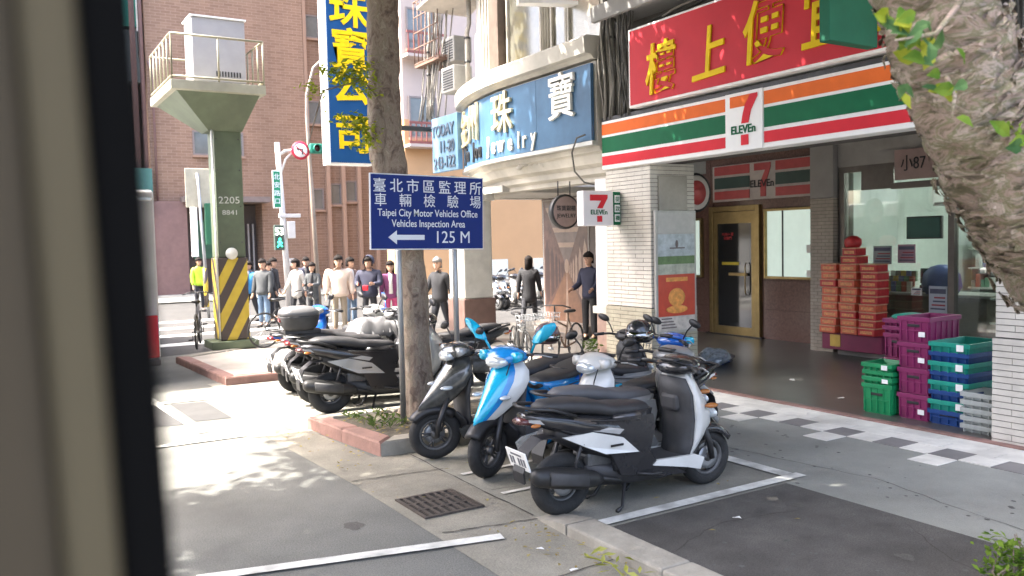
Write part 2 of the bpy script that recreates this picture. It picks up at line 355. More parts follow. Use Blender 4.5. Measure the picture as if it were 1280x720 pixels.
for i in range(16):
    leaf_quad(mb, (3.2+rnd(-.1, .13), 4.05+rnd(-.3, .3), .05+rnd(0, .05)), rnd(.05, .13), rnd(.02, .04), (rnd(-1, 1), rnd(-1, 1), rnd(-.2, .4)), (rnd(-1, 1), rnd(-1, 1), 1))
mb.tube([(3.15, 3.8, .03), (3.22, 4.1, .06), (3.2, 4.35, .04)], .006, 5)
mb.build('fallen_branch', leaf_mat('yellowing_leaf', (.25, .27, .05), (.42, .42, .12)), label='small fallen twig with yellow green leaves by the kerb', cat='branch', kind='stuff')
# oil stains, gum spots and scuffs
stain = M('oil_stain', (.075, .072, .066), .7, var=.3, scale=8, speck=.4, sscale=90); gum = M('old_gum', (.10, .10, .095), .9, var=.3)
random.seed(77)
for i, (x, y, r_) in enumerate([(4.9, 3.2, .05), (5.0, 5.35, .07), (3.75, 5.5, .06), (4.0, 6.6, .06), (2.2, 5.9, .07), (5.2, 4.3, .04)]):
    mb = MB(); pts = [(x+r_*cos(a)*(1+.5*noise.noise((i*7, cos(a)*1.5, sin(a)*1.5))), y+r_*1.3*sin(a)*(1+.5*noise.noise((i*7, cos(a)*1.5, sin(a)*1.5))), .0145 if y < 4.7 else .0085 if x > 3.4 else .003) for a in [2*pi*j/18 for j in range(18)]]
    mb.add(pts, [tuple(range(18))]); mb.build('oil_stain', stain, kind='structure')
mb = MB()
for i in range(150):
    x, y = (rnd(5.65, 7.05), rnd(2.2, 9)) if i % 3 else (rnd(3.6, 5.5), rnd(2.2, 4.6)); r_ = rnd(.008, .022); z_ = .0115 if x > 5.6 else .0145
    mb.add([(x+r_*cos(a)*rnd(.8, 1.2), y+r_*sin(a)*rnd(.8, 1.2), z_) for a in [2*pi*j/7 for j in range(7)]], [tuple(range(7))])
mb.build('gum_spots', gum, kind='stuff', label='old dark gum spots dotted over the grey pavement', cat='gum spots')
for pts_ in ([(4.9, 2.0), (5.1, 3.0), (5.55, 3.7)], [(3.7, 4.1), (4.4, 4.35), (5.2, 4.2)], [(6.0, 3.0), (6.3, 4.4), (6.1, 5.9), (6.5, 7.2)], [(3.5, 6.05), (4.4, 5.95), (5.7, 6.1)]):
    mb = MB(); pp = []
    for a, b_ in zip(pts_, pts_[1:]): pp += [Vector((*a, 0)).lerp(Vector((*b_, 0)), i/8)+Vector((rnd(-.02, .02), rnd(-.02, .02), 0)) for i in range(8)]
    zc = .0148 if pts_[0][1] < 4.7 and pts_[0][0] < 5.6 else .0118 if pts_[0][0] > 5.6 else .009
    for a, b_ in zip(pp, pp[1:]):
        d = (b_-a).normalized(); n = Vector((-d.y, d.x, 0))*rnd(.0015, .004); mb.quad(*[(v.x, v.y, zc) for v in (a-n, b_-n, b_+n, a+n)])
    mb.build('ground_crack', darkjoint, kind='structure')
# drain grate
t = thing('drain_grate', 'dark iron drain grate set in the concrete gutter', 'drain grate', (2.96, 5.98, 0))
iron = M('cast_iron', (.09, .075, .065), .6, .4, var=.4, scale=20, dirt=.5); pit = M('drain_pit', (.012, .011, .01), .9)
mb = MB(); mb.quad((2.7, 5.7, .0075), (3.22, 5.7, .0075), (3.22, 6.26, .0075), (2.7, 6.26, .0075)); mb.build('pit', pit, t)
mb = MB()
for y in (5.70, 6.235): mb.box(2.70, 3.22, y, y+.028, .006, .02)
for x in (2.70, 3.195): mb.box(x, x+.025, 5.7285, 6.2345, .006, .02)
mb.build('frame', iron, t)
for i in range(7):
    mb = MB(); x = 2.755+i*.068; mb.box(x, x+.028, 5.729, 6.234, .009, .019); mb.build('bar', iron, t)
for k in range(2):
    mb = MB(); mb.box(2.726, 3.194, 5.89+k*.17, 5.92+k*.17, .0075, .0165); mb.build('cross_bar', iron, t)
# pavement joints in gutter (cracks)
for pts in ([(2.62, 7.0), (3.45, 6.9)], [(2.68, 5.35), (3.42, 5.55), (3.44, 5.2)], [(2.66, 4.2), (3.36, 4.25)], [(3.43, 7.55), (3.42, 5.3)]):
    mb = MB()
    pp = [Vector((*pts[0], 0)).lerp(Vector((*pts[-1], 0)), i/12)+Vector((rnd(-.012, .012), rnd(-.012, .012), 0)) for i in range(13)]
    for a, b_ in zip(pp, pp[1:]):
        d = (b_-a).normalized(); n = Vector((-d.y, d.x, 0))*rnd(.004, .009)
        mb.quad((a-n).to_tuple()[:2]+(.0105,), (b_-n).to_tuple()[:2]+(.0105,), (b_+n).to_tuple()[:2]+(.0105,), (a+n).to_tuple()[:2]+(.0105,))
    mb.build('ground_crack', darkjoint, kind='structure')
# ------------------------------------------------------------------ buildings
blackglass = M('dark_glass', (.02, .022, .024), .06, var=.2, spec=.8)
glass = glass_mat('shop_glass', (.93, .97, .95), .93)
glass_up = M('upper_glass', (.13, .125, .10), .08, var=.35, scale=1.2, spec=.9)
blindglass = M('blind_glass', (.36, .34, .29), .25, var=.12, scale=30, stretch=(.2, .2, 3), spec=.7)
tilecream = M('glazed_tile', (.62, .58, .51), .45, var=.1, scale=6, dirt=.25)
tilebase = M('glazed_tile_base', (.40, .37, .285), .45, var=.12, scale=6, dirt=.4)
granite = M('red_brown_granite', (.13, .075, .062), .18, var=.3, scale=24)
gold = M('brass_frame', (.33, .245, .11), .38, .8, var=.2, dirt=.25)
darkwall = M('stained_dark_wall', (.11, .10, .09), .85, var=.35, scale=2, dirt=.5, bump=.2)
ceilgrey = M('arcade_ceiling', (.30, .29, .275), .8, var=.08, dirt=.3)
signwhite = M('sign_white', (.88, .87, .85), .5, var=.03, spec=.3)
signred = M('sign_red', (.66, .03, .045), .65, spec=.2, var=.08, scale=2)
signorange = M('sign_orange', (.80, .16, .03), .65, spec=.2, var=.06)
signgreen = M('sign_green', (.008, .13, .055), .65, spec=.2, var=.08)
signblue = M('sign_blue', (.055, .13, .23), .5, var=.22, dirt=.2, scale=1.2, spec=.3)
yellow = M('letter_yellow', (.85, .58, .008), .6, spec=.2, var=.06)
mortar = M('tile_joint', (.19, .18, .155), .9)

def tiled_column(parent, x0, x1, y0, y1, z0, z1, mat, row=.062, name='tile_course'):
    """core in joint colour with courses of long glazed tiles standing 6 mm proud"""
    mb = MB(); mb.box(x0+.008, x1-.008, y0+.008, y1-.008, z0, z1); mb.build('column_core', mortar, parent)
    mb = MB(); z = z0; k = 0
    while z < z1-.01:
        zt = min(z+row-.009, z1)
        n = 3; off = (k % 2)*.5
        for (a0, a1, mk) in ((y0, y1, 'x'), (x0, x1, 'y')):
            L_ = (a1-a0); w_ = L_/n
            e = [a0]+[a0+w_*(i+off) for i in range(1-int(off > 0), n+1) if a0+.04 < a0+w_*(i+off) < a1-.04]+[a1]
            for p, q in zip(e, e[1:]):
                d = rnd(0, .003)
                if mk == 'x': mb.box(x0-d, x0+.012, p+.003, q-.003, z, zt)
                else: mb.box(p+.003, q-.003, y0-d, y0+.012, z, zt)
        z += row; k += 1
    return mb.build(name, mat, parent, kind='stuff')

# ---- the convenience store building
cs = thing('store_building', 'convenience store building with tiled pillars and deep open arcade', 'building', (8.3, 7, 0))
P = lambda mb, name, mat, **k: mb.build(name, mat, cs, **k)
for (y0, y1, nm) in ((9.5, 10.55, 0), (3.35, 4.47, 1)):
    tiled_column(cs, 8.3, 9.18, y0, y1, 1.06, 3.2, tilecream); tiled_column(cs, 8.28, 9.2, y0-.02, y1+.02, .0, 1.05, tilebase if nm == 0 else tilecream)
mb = MB(); mb.box(8.44, 9.0, 9.46, 9.499, 2.5, 3.02, b=.008); P(mb, 'pillar_panel', M('panel_beige', (.40, .375, .32), .6, dirt=.3))
mb = MB(); mb.box(9.0, 13.6, -4, 10.55, 3.75, 3.88); P(mb, 'arcade_ceiling', ceilgrey)
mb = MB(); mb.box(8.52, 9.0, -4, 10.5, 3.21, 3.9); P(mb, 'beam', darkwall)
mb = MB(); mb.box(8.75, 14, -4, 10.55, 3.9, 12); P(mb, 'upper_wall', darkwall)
mb = MB(); mb.box(8.05, 8.8, 4.3, 10.5, 5.5, 5.58, b=.01); mb.box(8.02, 8.1, 4.3, 10.5, 5.42, 5.66, b=.01); P(mb, 'window_canopy', greyrender)
for i in range(5):
    y = 4.4+i*1.22; mb = MB(); mb.box(8.70, 8.76, y, y+1.0, 5.9, 7.3); f = P(mb, 'window', darkmetal)
    mb = MB(); mb.box(8.69, 8.70, y+.06, y+.47, 5.97, 7.23); mb.box(8.69, 8.70, y+.53, y+.94, 5.97, 7.23); mb.build('pane', glass_up, f)
    f2 = MB(); [f2.box(8.42, 8.44, y+j*.12, y+j*.12+.02, 5.85, 7.4) for j in range(9)]; f2.build('window_bars', darkmetal, cs, kind='stuff')
# arcade back wall (granite) with the brass door
mb = MB(); mb.box(13.12, 13.4, 9.9, 13.08, 0, 3.75); mb.box(13.12, 13.4, 13.09, 14.19, 0, 3.75); P(mb, 'rear_wall', granite, kind='stuff')
for z0, z1 in ((.0, .62), (.63, 1.2), (2.64, 2.86)):                      # granite slabs beside the door
    for y0, y1 in ((10.0, 10.33), (10.34, 11.62), (13.0, 13.7)):
        mb = MB(); mb.box(13.095, 13.119, y0, y1, z0, z1, b=.004); P(mb, 'granite_slab', granite)
for z0, z1 in ((1.21, 1.9), (1.91, 2.63)):
    mb = MB(); mb.box(13.095, 13.119, 10.0, 10.33, z0, z1, b=.004); P(mb, 'granite_slab', granite)
d = MB()
d.box(13.03, 13.14, 11.68, 11.79, 0.03, 2.72, b=.01); d.box(13.03, 13.14, 12.95, 13.06, .03, 2.72, b=.01); d.box(13.03, 13.14, 11.79, 12.95, 2.61, 2.72, b=.01)
dr = P(d, 'door', gold)
mb = MB(); mb.box(13.05, 13.10, 11.80, 11.90, .05, 2.6); mb.box(13.05, 13.1, 12.84, 12.94, .05, 2.6); mb.box(13.05, 13.1, 11.9, 12.84, .05, .22); mb.box(13.05, 13.1, 11.9, 12.84, 2.36, 2.6); mb.build('door_leaf', gold, dr)
mb = MB(); mb.box(13.075, 13.085, 11.9, 12.84, .22, 2.36); mb.build('pane', blackglass, dr)
mb = MB(); mb.box(13.03, 13.045, 12.0, 12.5, 1.28, 1.34); mb.tube([(13.03, 12.02, .9), (13.0, 12.02, .95), (13.0, 12.02, 1.5), (13.03, 12.02, 1.55)], .014, 6); mb.build('door_handle', gold, dr)
redletter = M('red_letter', (.6, .04, .05), .5)
for z_ in (2.14, 2.06): lettering('PUSH • 推' if z_ > 2.1 else '自動門', redletter, dr, (13.068, 12.55, z_), (0, -1, 0), (0, 0, 1), .075)
sticker = M('yellow_sticker', (.7, .55, .05), .5)
mb = MB(); mb.box(13.066, 13.073, 12.25, 12.72, 1.50, 1.56); mb.build('sticker', sticker, dr)
mb = MB(); mb.box(13.0, 13.3, 11.6, 13.15, .03, .055); P(mb, 'door_sill', darkmetal)
litroom = M('lit_room', (.50, .60, .54), .8, var=.1, scale=1.2, emit=.10)
for (y0, y1, z0, z1) in ((10.37, 11.58, 1.24, 2.62), (13.3, 13.66, 1.22, 2.5)):
    fr = MB(); t_ = .05
    fr.box(13.04, 13.12, y0, y0+t_, z0, z1, b=.008); fr.box(13.04, 13.12, y1-t_, y1, z0, z1, b=.008); fr.box(13.04, 13.12, y0+t_, y1-t_, z1-t_, z1, b=.008); fr.box(13.04, 13.12, y0+t_, y1-t_, z0, z0+t_, b=.008)
    wn = P(fr, 'window', gold)
    mb = MB(); mb.box(13.098, 13.104, y0+t_, y1-t_, z0+t_, z1-t_); mb.build('pane', litroom, wn)
    if y1-y0 > 1:
        mb = MB(); mb.box(13.07, 13.09, y0+.75, y0+.775, z0+t_, z1-t_); mb.build('mullion', darkmetal, wn)
        
        for q0, q1 in ((1.75, 1.9), (1.3, 1.42)): mb = MB(); mb.box(13.08, 13.095, y0+.09, y0+.2, q0, q1); mb.build('window_sticker', white, wn)
lettering('30', M('brass_digits', (.55, .45, .25), .35, .6), cs, (13.085, 10.21, 2.43), (0, -1, 0), (0, 0, 1), .36, .75, name='house_number', depth=.03)
# second tiled column and shop front
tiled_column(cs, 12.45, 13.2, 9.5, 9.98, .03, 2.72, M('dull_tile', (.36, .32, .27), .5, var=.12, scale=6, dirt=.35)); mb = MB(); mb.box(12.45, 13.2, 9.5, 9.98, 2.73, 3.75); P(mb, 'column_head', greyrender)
frame = M('shop_frame', (.17, .155, .14), .4, .5, var=.15)
mb = MB()
mb.box(12.56, 12.68, 9.36, 9.47, .03, 3.24); mb.box(12.56, 12.68, 7.40, 7.50, .03, 3.24); mb.box(12.56, 12.68, 7.5, 9.36, 3.14, 3.24); mb.box(12.56, 12.68, 7.5, 9.36, .03, .26)
wn = P(mb, 'shop_window', frame)
mb = MB(); mb.box(12.61, 12.622, 7.5, 9.36, .26, 3.14); mb.build('pane', glass, wn)
mb = MB(); mb.box(12.58, 12.66, 3.4, 3.5, .03, 3.1); mb.box(12.58, 12.66, 5.5, 5.58, .03, 3.1); mb.box(12.58, 12.66, 3.5, 7.4, 2.45, 2.53); P(mb, 'entrance_frame', frame, kind='stuff')
mb = MB(); mb.box(12.62, 12.63, 5.58, 7.4, .06, 2.45); P(mb, 'door_glass', glass)
mb = MB(); mb.box(12.55, 13.0, 3.0, 9.49, 3.24, 3.75); P(mb, 'lintel', ceilgrey)
mb = MB(); mb.box(12.3, 12.52, 3.4, 9.3, .03, .14, b=.01); P(mb, 'shop_sill', M('sill_stone', (.45, .43, .40), .6, dirt=.3))
# inside the shop
wallp = M('shop_interior_wall', (.60, .64, .60), .7, var=.06)
mb = MB(); mb.box(16.6, 16.7, 2.5, 9.5, .03, 3.4); mb.box(12.9, 16.6, 9.42, 9.5, .03, 3.4); mb.box(12.9, 16.6, 2.4, 2.5, .03, 3.4); P(mb, 'interior_wall', wallp, kind='stuff')
mb = MB(); mb.box(12.7, 16.6, 2.5, 9.42, 3.26, 3.34); P(mb, 'interior_ceiling', wallp)
lampm = M('fluorescent_tube', (.92, 1, .95), .5, var=0, emit=5.5)
for x in (13.6, 15.2):
    for y in (3.5, 5.5, 7.5): mb = MB(); mb.box(x-.06, x+.06, y-.6, y+.6, 3.2, 3.25); P(mb, 'ceiling_lamp', lampm)
for y, l in ((6.85, .85),):
    mb = MB(); mb.box(9.9, 9.98, y-l/2, y+l/2, 3.42, 3.50); mb.tube([(9.94, y-l/2+.03, 3.40), (9.94, y+l/2-.03, 3.40)], .016, 6); mb.box(9.93, 9.95, y-.4, y-.38, 3.5, 3.75); mb.box(9.93, 9.95, y+.38, y+.4, 3.5, 3.75); P(mb, 'arcade_light', signwhite)
# header with the little lettered board
mb = MB(); mb.box(12.47, 12.545, 7.0, 8.35, 2.94, 3.42, b=.005); hd = P(mb, 'header_board', M('header_pink', (.34, .24, .22), .5, dirt=.2))
lettering('小87', black, hd, (12.465, 8.02, 3.2), (0, -1, 0), (0, 0, 1), .27, .8)
mb = MB(); mb.ell((12.463, 7.58, 3.31), (.006, .05, .055)); mb.box(12.46, 12.467, 7.53, 7.63, 3.04, 3.25); mb.build('printed_figure', black, hd)
mb = MB(); mb.box(12.44, 12.555, 7.5, 8.4, 2.80, 2.90, b=.01); mb.box(12.53, 12.555, 8.4, 9.0, 2.82, 3.18); P(mb, 'shutter_box', frame, kind='stuff')

# interior things
gm = [M('goods%d' % i, c, .5, var=.2) for i, c in enumerate(((.45, .42, .36), (.30, .10, .07), (.10, .22, .14), (.12, .16, .30), (.45, .34, .10), (.20, .20, .19), (.55, .55, .52)))]
for u, (y0, y1) in enumerate(((7.7, 9.2), (5.4, 7.2), (3.2, 5.1))):
    t = thing('back_shelf', ('back wall shelf of goods behind the shop counter', 'back wall shelf of goods seen past the store door', 'back wall shelf of goods deep in the store behind the tree trunk')[u], 'shelf', (16.3, y0, .03))
    mb = MB(); mb.box(16.5, 16.58, y0, y1, .03, 2.0); mb.build('backboard', gm[5], t)
    for k in range(5):
        mb = MB(); mb.box(16.1, 16.5, y0, y1, .22+k*.38, .25+k*.38); mb.build('shelf', gm[6], t); mb = MB(); y = y0+.03
        while y < y1-.1: w_ = rnd(.07, .16); mb.box(16.14, 16.4, y, y+w_-.012, .252+k*.38, .252+k*.38+rnd(.12, .3), random.randrange(7)); y += w_
        mb.build('goods', gm, t, kind='stuff')
t = thing('wall_air_conditioner', 'white wall air conditioner high up inside the store', 'air conditioner', (14.5, 8.4, 2.6)); mb = MB(); mb.box(14.4, 14.7, 7.9, 8.9, 2.55, 2.85, b=.03); mb.build('casing', signwhite, t); mb = MB(); mb.box(14.39, 14.399, 7.95, 8.85, 2.58, 2.62); mb.build('louvre', gm[5], t)
t = thing('till', 'dark cash till on the shop counter', 'cash till', (13.5, 8.3, 1.07)); mb = MB(); mb.box(13.4, 13.75, 8.15, 8.5, 1.071, 1.2, b=.01); mb.build('base', black, t); mb = MB(); mb.box(13.42, 13.5, 8.14, 8.5, 1.22, 1.48, b=.01); mb.box(13.5, 13.56, 8.28, 8.36, 1.2, 1.4); mb.build('display', M('till_display', (.06, .08, .09), .2), t)
t = thing('counter_display', 'rack of small packets on the counter behind the glass', 'display rack', (13.4, 8.8, 1.07)); mb = MB(); [mb.box(13.35+j*.07, 13.4+j*.07, 8.62+i*.1, 8.70+i*.1, 1.071+j*.09, 1.25+j*.09, (i+j) % 7) for i in range(5) for j in range(3)]; mb.build('packets', gm, t, kind='stuff')
t = thing('shop_counter', 'dim wooden shop counter behind the store window', 'counter', (13.6, 8, .03))
mb = MB(); mb.box(13.3, 13.9, 7.3, 9.2, .03, 1.02); mb.build('counter_body', M('counter', (.17, .15, .12), .5), t)
mb = MB(); mb.box(13.22, 13.98, 7.2, 9.25, 1.021, 1.07, b=.01); mb.build('counter_top', M('countertop', (.32, .31, .29), .3), t)
t = thing('television', 'dark wall screen behind the store glass', 'screen', (13.3, 8.3, 2))
mb = MB(); mb.box(13.3, 13.36, 8.05, 8.68, 1.98, 2.36, b=.01); mb.build('screen_body', black, t)
mb = MB(); mb.box(13.292, 13.299, 8.08, 8.65, 2.01, 2.33); mb.build('screen', M('screen_glow', (.02, .05, .045), .15, emit=.05), t)
for nm, y0, z0, w_, h_, colr, lb in (('poster', 8.48, 1.58, .34, .30, (.35, .42, .42), 'pale grey printed notice in the store window'), ('poster', 8.06, 1.6, .31, .3, (.45, .3, .36), 'pinkish printed notice in the store window beside the grey one'), ('poster', 7.53, .82, .3, .42, (.50, .55, .62), 'pale blue notice low on the store window by the door'), ('poster', 7.95, 1.08, .18, .12, (.8, .8, .78), 'small white note taped low on the store window')):
    t = thing(nm, lb, 'notice', (12.6, y0, z0)); mb = MB(); mb.box(12.598, 12.604, y0, y0+w_, z0, z0+h_); mb.build('sheet', M('paper_%d' % int(y0*100), colr, .6, var=.05), t)
    mb = MB(); mb.box(12.5945, 12.597, y0+.02, y0+w_-.02, z0+h_*.72, z0+h_*.9, 0); [mb.box(12.5945, 12.597, y0+.03, y0+w_-.03-.02*j, z0+h_*(.12+.14*j), z0+h_*(.18+.14*j), 1 if j % 2 else 0) for j in range(4)]
    mb.build('print', [M('print_dark', (.12, .13, .2), .6), M('print_red', (.4, .08, .1), .6)], t, kind='stuff')
t = thing('shelf_unit', 'steel shop shelf of packets seen through the store door', 'shelf', (13.4, 6.5, .03))
for k in range(6): mb = MB(); mb.box(13.2, 13.7, 5.7, 7.2, .25+k*.38, .28+k*.38); mb.build('shelf', M('shelf_board', (.45, .47, .43), .5), t)
for k in range(5):
    mb = MB(); y = 5.75
    while y < 7.1:
        w_ = rnd(.08, .17); mb.box(13.22, 13.45, y, y+w_-.015, .283+k*.38, .283+k*.38+rnd(.14, .28), random.randrange(4)); y += w_
    mb.build('packets', [M('pk%d' % i, c, .5) for i, c in enumerate(((.1, .09, .08), (.3, .28, .2), (.12, .2, .14), (.3, .1, .07)))], t, kind='stuff')
t = thing('stacked_bundle', 'blue plastic bundle standing inside the store window', 'bundle', (13.1, 7.9, 1.07))
mb = MB(); mb.loft([[(13.15+.16*q*cos(2*pi*j/12)*(1+.15*sin(j*2.3)), 7.95+.3*q*sin(2*pi*j/12)*(1+.12*cos(j*3.1)), z) for j in range(12)] for q, z in ((.8, 1.07), (1.05, 1.2), (.95, 1.4), (.6, 1.52), (.2, 1.56))]); mb.build('wrap', M('blue_wrap', (.10, .13, .32), .3), t)

# ---- store signs
def stripes_sign():
    s = thing('store_sign', 'long awning sign with orange, green and red stripes over the convenience store', 'shop sign', (8.3, 7, 3.2))
    x = 8.22; y0, y1 = 4.75, 10.56; zs = 3.185
    mb = MB(); mb.box(8.24, 8.5, y0, y1, zs, 3.93, b=.012); mb.build('sign_box', signwhite, s)
    for nm, z0, z1, mt in (('orange_stripe', .535, .70, signorange), ('green_stripe', .255, .495, signgreen), ('red_stripe', .065, .205, signred)):
        for a, b_ in ((y0+.02, 7.285), (7.935, y1-.02)):
            mb = MB(); mb.box(8.229, 8.2395, a, b_, zs+z0, zs+z1, b=.002); mb.build(nm, mt, s)
    mb = MB(); mb.box(8.218, 8.2395, 7.30, 7.92, zs+.004, 3.929, b=.004); pl = mb.build('logo_panel', signwhite, s)
    # the 7: orange bar, red diagonal, split by the lettering band (local u to the right = -Y)
    def pol(pts, mat, nm):
        mb = MB(); mb.prism([(7.61-u, zs+v) for u, v in pts], 8.208, 8.217, 'x'); mb.build(nm, mat, pl)
    pol([(-.22, .70), (-.22, .56), (.02, .56), (.12, .70)], signorange, 'numeral_bar')
    pol([(.125, .70), (.235, .70), (.235, .66), (.13, .50), (.085, .345), (-.03, .345), (-.005, .46), (.03, .565)], signred, 'numeral_stroke')
    pol([(-.035, .20), (.085, .20), (.085, .07), (-.035, .07)], signred, 'numeral_foot')
    lettering('ELEVEn', signgreen, pl, (8.216, 7.61, zs+.272), (0, -1, 0), (0, 0, 1), .145, .93, offset=.02, depth=.008)
    mb = MB(); mb.box(8.25, 8.49, y0, y1, 3.931, 3.99); mb.build('sign_cap', darkmetal, s)
stripes_sign()
s = thing('red_sign', 'big red signboard with yellow Chinese characters above the striped store sign', 'shop sign', (8.2, 7, 4))
mb = MB(); mb.box(8.13, 8.45, 4.7, 9.75, 4.02, 5.16, b=.01); mb.build('sign_box', signwhite, s)
redface = M('sign_red_face', (.60, .04, .055), .6, var=.10, scale=.8, spec=.2)
mb = MB(); mb.box(8.12, 8.1295, 4.74, 9.71, 4.055, 5.125); mb.build('sign_face', redface, s)
for ch, y, z, sz, tilt in (('樓', 9.03, 4.45, .86, .04), ('上', 8.08, 4.47, .86, .06), ('便', 7.17, 4.55, .92, .05), ('宜', 6.28, 4.56, .92, .03), ('室', 5.35, 4.55, .9, 0)):
    lettering(ch, yellow, s, (8.12, y, z+.05), (0, -1, tilt), (0, -tilt*1.5, 1), sz*.88, .84, offset=.012, depth=.025)
s = thing('green_sign', 'plain green projecting signboard in front of the red sign', 'shop sign', (7.7, 5.7, 4))
mb = MB(); mb.box(7.32, 8.1, 5.62, 5.75, 4.06, 5.9, b=.01); mb.build('sign_box', M('faded_green', (.03, .15, .09), .7, var=.06, spec=.2), s)
mb = MB(); mb.tube([(8.0, 5.69, 5.91), (8.0, 5.69, 6.1), (8.7, 5.69, 6.1)], .025, 6); mb.build('bracket', darkmetal, s)
# stripe sign over the door
s = thing('door_sign', 'dim striped sign board above the brass door', 'shop sign', (13, 11.6, 2.9))
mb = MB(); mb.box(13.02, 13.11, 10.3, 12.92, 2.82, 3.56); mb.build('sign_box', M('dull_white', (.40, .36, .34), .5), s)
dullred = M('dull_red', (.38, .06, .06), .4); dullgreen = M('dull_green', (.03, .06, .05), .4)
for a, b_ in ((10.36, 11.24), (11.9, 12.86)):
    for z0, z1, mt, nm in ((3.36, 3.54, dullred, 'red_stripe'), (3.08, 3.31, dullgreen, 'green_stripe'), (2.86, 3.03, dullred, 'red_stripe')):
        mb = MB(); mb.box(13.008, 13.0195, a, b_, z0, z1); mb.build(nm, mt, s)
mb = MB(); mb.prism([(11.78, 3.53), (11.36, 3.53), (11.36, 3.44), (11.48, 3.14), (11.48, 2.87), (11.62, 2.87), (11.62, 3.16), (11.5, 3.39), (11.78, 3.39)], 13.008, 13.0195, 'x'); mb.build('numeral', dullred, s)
lettering('ELEVEn', black, s, (13.003, 11.57, 3.13), (0, -1, 0), (0, 0, 1), .2, 1.0, offset=.012)

# poster on the pillar
s = thing('poster', 'framed poster with green landscape and red advert on the tiled pillar', 'poster', (8.73, 9.47, .68))
mb = MB(); mb.box(8.33, 9.14, 9.43, 9.478, .66, 2.5, b=.006); mb.build('frame', M('poster_frame', (.42, .41, .39), .4, .3), s)
for z0, z1, c_, nm in ((2.17, 2.47, (.45, .44, .42), 'blank_strip'), (1.82, 2.15, (.42, .47, .50), 'printed_sky'), (1.70, 1.82, (.12, .20, .08), 'printed_hills'), (1.55, 1.70, (.42, .43, .36), 'printed_field'), (.92, 1.545, (.55, .07, .04), 'red_advert'), (.70, .915, (.55, .50, .46), 'printed_footer')):
    mb = MB(); mb.box(8.37, 9.10, 9.424, 9.4295, z0, z1); mb.build(nm, M('p_'+nm, c_, .35, var=.3 if 'printed' in nm else .1, scale=9), s)
mb = MB(); mb.box(8.52, 8.95, 9.4205, 9.4235, 1.44, 1.50); mb.ell((8.73, 9.422, 1.2), (.17, .003, .14)); mb.ell((8.73, 9.4205, 1.02), (.22, .003, .06)); mb.build('advert_print', M('advert_orange', (.75, .32, .08), .4, var=.3, scale=14), s, kind='stuff')
mb = MB(); [mb.box(8.42, 8.72-.03*j, 9.4205, 9.4235, .74+j*.045, .76+j*.045) for j in range(4)]; mb.ell((8.74, 9.4215, 2.0), (.03, .002, .06)); mb.box(8.6, 8.9, 9.4205, 9.4235, 1.93, 1.95); mb.build('small_print', M('print_grey', (.15, .12, .12), .5), s, kind='stuff')
# round signs and light boxes
def round_sign(name, label, c, r, axis, rim, face, txt):
    s = thing(name, label, 'round sign', c); X = Matrix.Translation(c) @ (Matrix.Rotation(radians(90), 4, 'X') if axis == 'y' else Matrix.Rotation(radians(-90), 4, 'Y'))
    mb = MB(); mb.lathe([(.001, -.05), (r, -.05), (r*1.03, -.03), (r*1.03, .045), (r, .06), (.001, .06)], 28, 0, X); mb.build('case', rim, s)
    mb = MB(); mb.lathe([(.001, .055), (r*.9, .0615), (r*.88, .064), (.001, .0645)], 28, 0, X); mb.build('face', face, s)
    return s
rs = round_sign('round_sign', 'round brown sign hanging from two rods under the jewellery arcade', (8.37, 11.8, 2.58), .29, 'y', darkmetal, M('round_face', (.27, .19, .17), .45, var=.15), '')
mb = MB(); mb.tube([(8.25, 11.8, 2.85), (8.25, 11.8, 3.1)], .012, 6); mb.tube([(8.5, 11.8, 2.85), (8.5, 11.8, 3.1)], .012, 6); mb.build('hanging_rods', darkmetal, rs)
for z_, tx in ((2.64, '珠寶銀樓'), (2.50, 'JEWELRY')): lettering(tx, black, rs, (8.37, 11.735, z_), (1, 0, 0), (0, 0, 1), .10, 1)
rs = round_sign('round_sign', 'round red and white sign with black rim beside the tiled pillar', (9.42, 9.75, 2.79), .30, 'y', black, M('round_white', (.5, .46, .42), .4), '')
mb = MB(); X = Matrix.Translation((9.42, 9.75, 2.79)) @ Matrix.Rotation(radians(90), 4, 'X'); mb.lathe([(.001, .066), (.19, .0665), (.19, .07), (.001, .071)], 24, 0, X); mb.build('red_disc', M('disc_red', (.42, .06, .06), .4), rs)
mb = MB(); mb.box(9.2, 9.65, 9.72, 9.8, 3.09, 3.3); mb.build('bracket', ceilgrey, rs)
s = thing('light_box_sign', 'square white light box with red numeral hanging by the white pillar', 'shop sign', (7.85, 10.2, 2.57))
mb = MB(); mb.box(7.56, 8.13, 10.15, 10.33, 2.30, 2.83, b=.02); mb.build('box_body', M('lightbox', (.78, .75, .76), .4, var=.03), s)
mb = MB(); mb.prism([(7.68, 2.77), (8.01, 2.77), (8.01, 2.72), (7.91, 2.565), (7.81, 2.565), (7.89, 2.68), (7.68, 2.68)], 10.14, 10.149, 'y'); mb.prism([(7.81, 2.45), (7.90, 2.45), (7.90, 2.36), (7.81, 2.36)], 10.14, 10.149, 'y'); mb.build('numeral', signred, s, kind='stuff')
lettering('ELEVEn', signgreen, s, (7.845, 10.145, 2.507), (1, 0, 0), (0, 0, 1), .10, 1.05, offset=.012)
s = thing('green_sign', 'narrow green sign with white panels beside the square white light box', 'shop sign', (8.23, 10.2, 2.57))
mb = MB(); mb.box(8.14, 8.285, 10.17, 10.3, 2.31, 2.82, b=.012); mb.build('case', signgreen, s)
for k, ch in enumerate('提款機'): 
    mb = MB(); mb.box(8.165, 8.262, 10.16, 10.1695, 2.36+k*.145, 2.475+k*.145); mb.build('panel', signwhite, s)
    lettering('提款機'[2-k], signgreen, s, (8.213, 10.159, 2.417+k*.145), (1, 0, 0), (0, 0, 1), .085)

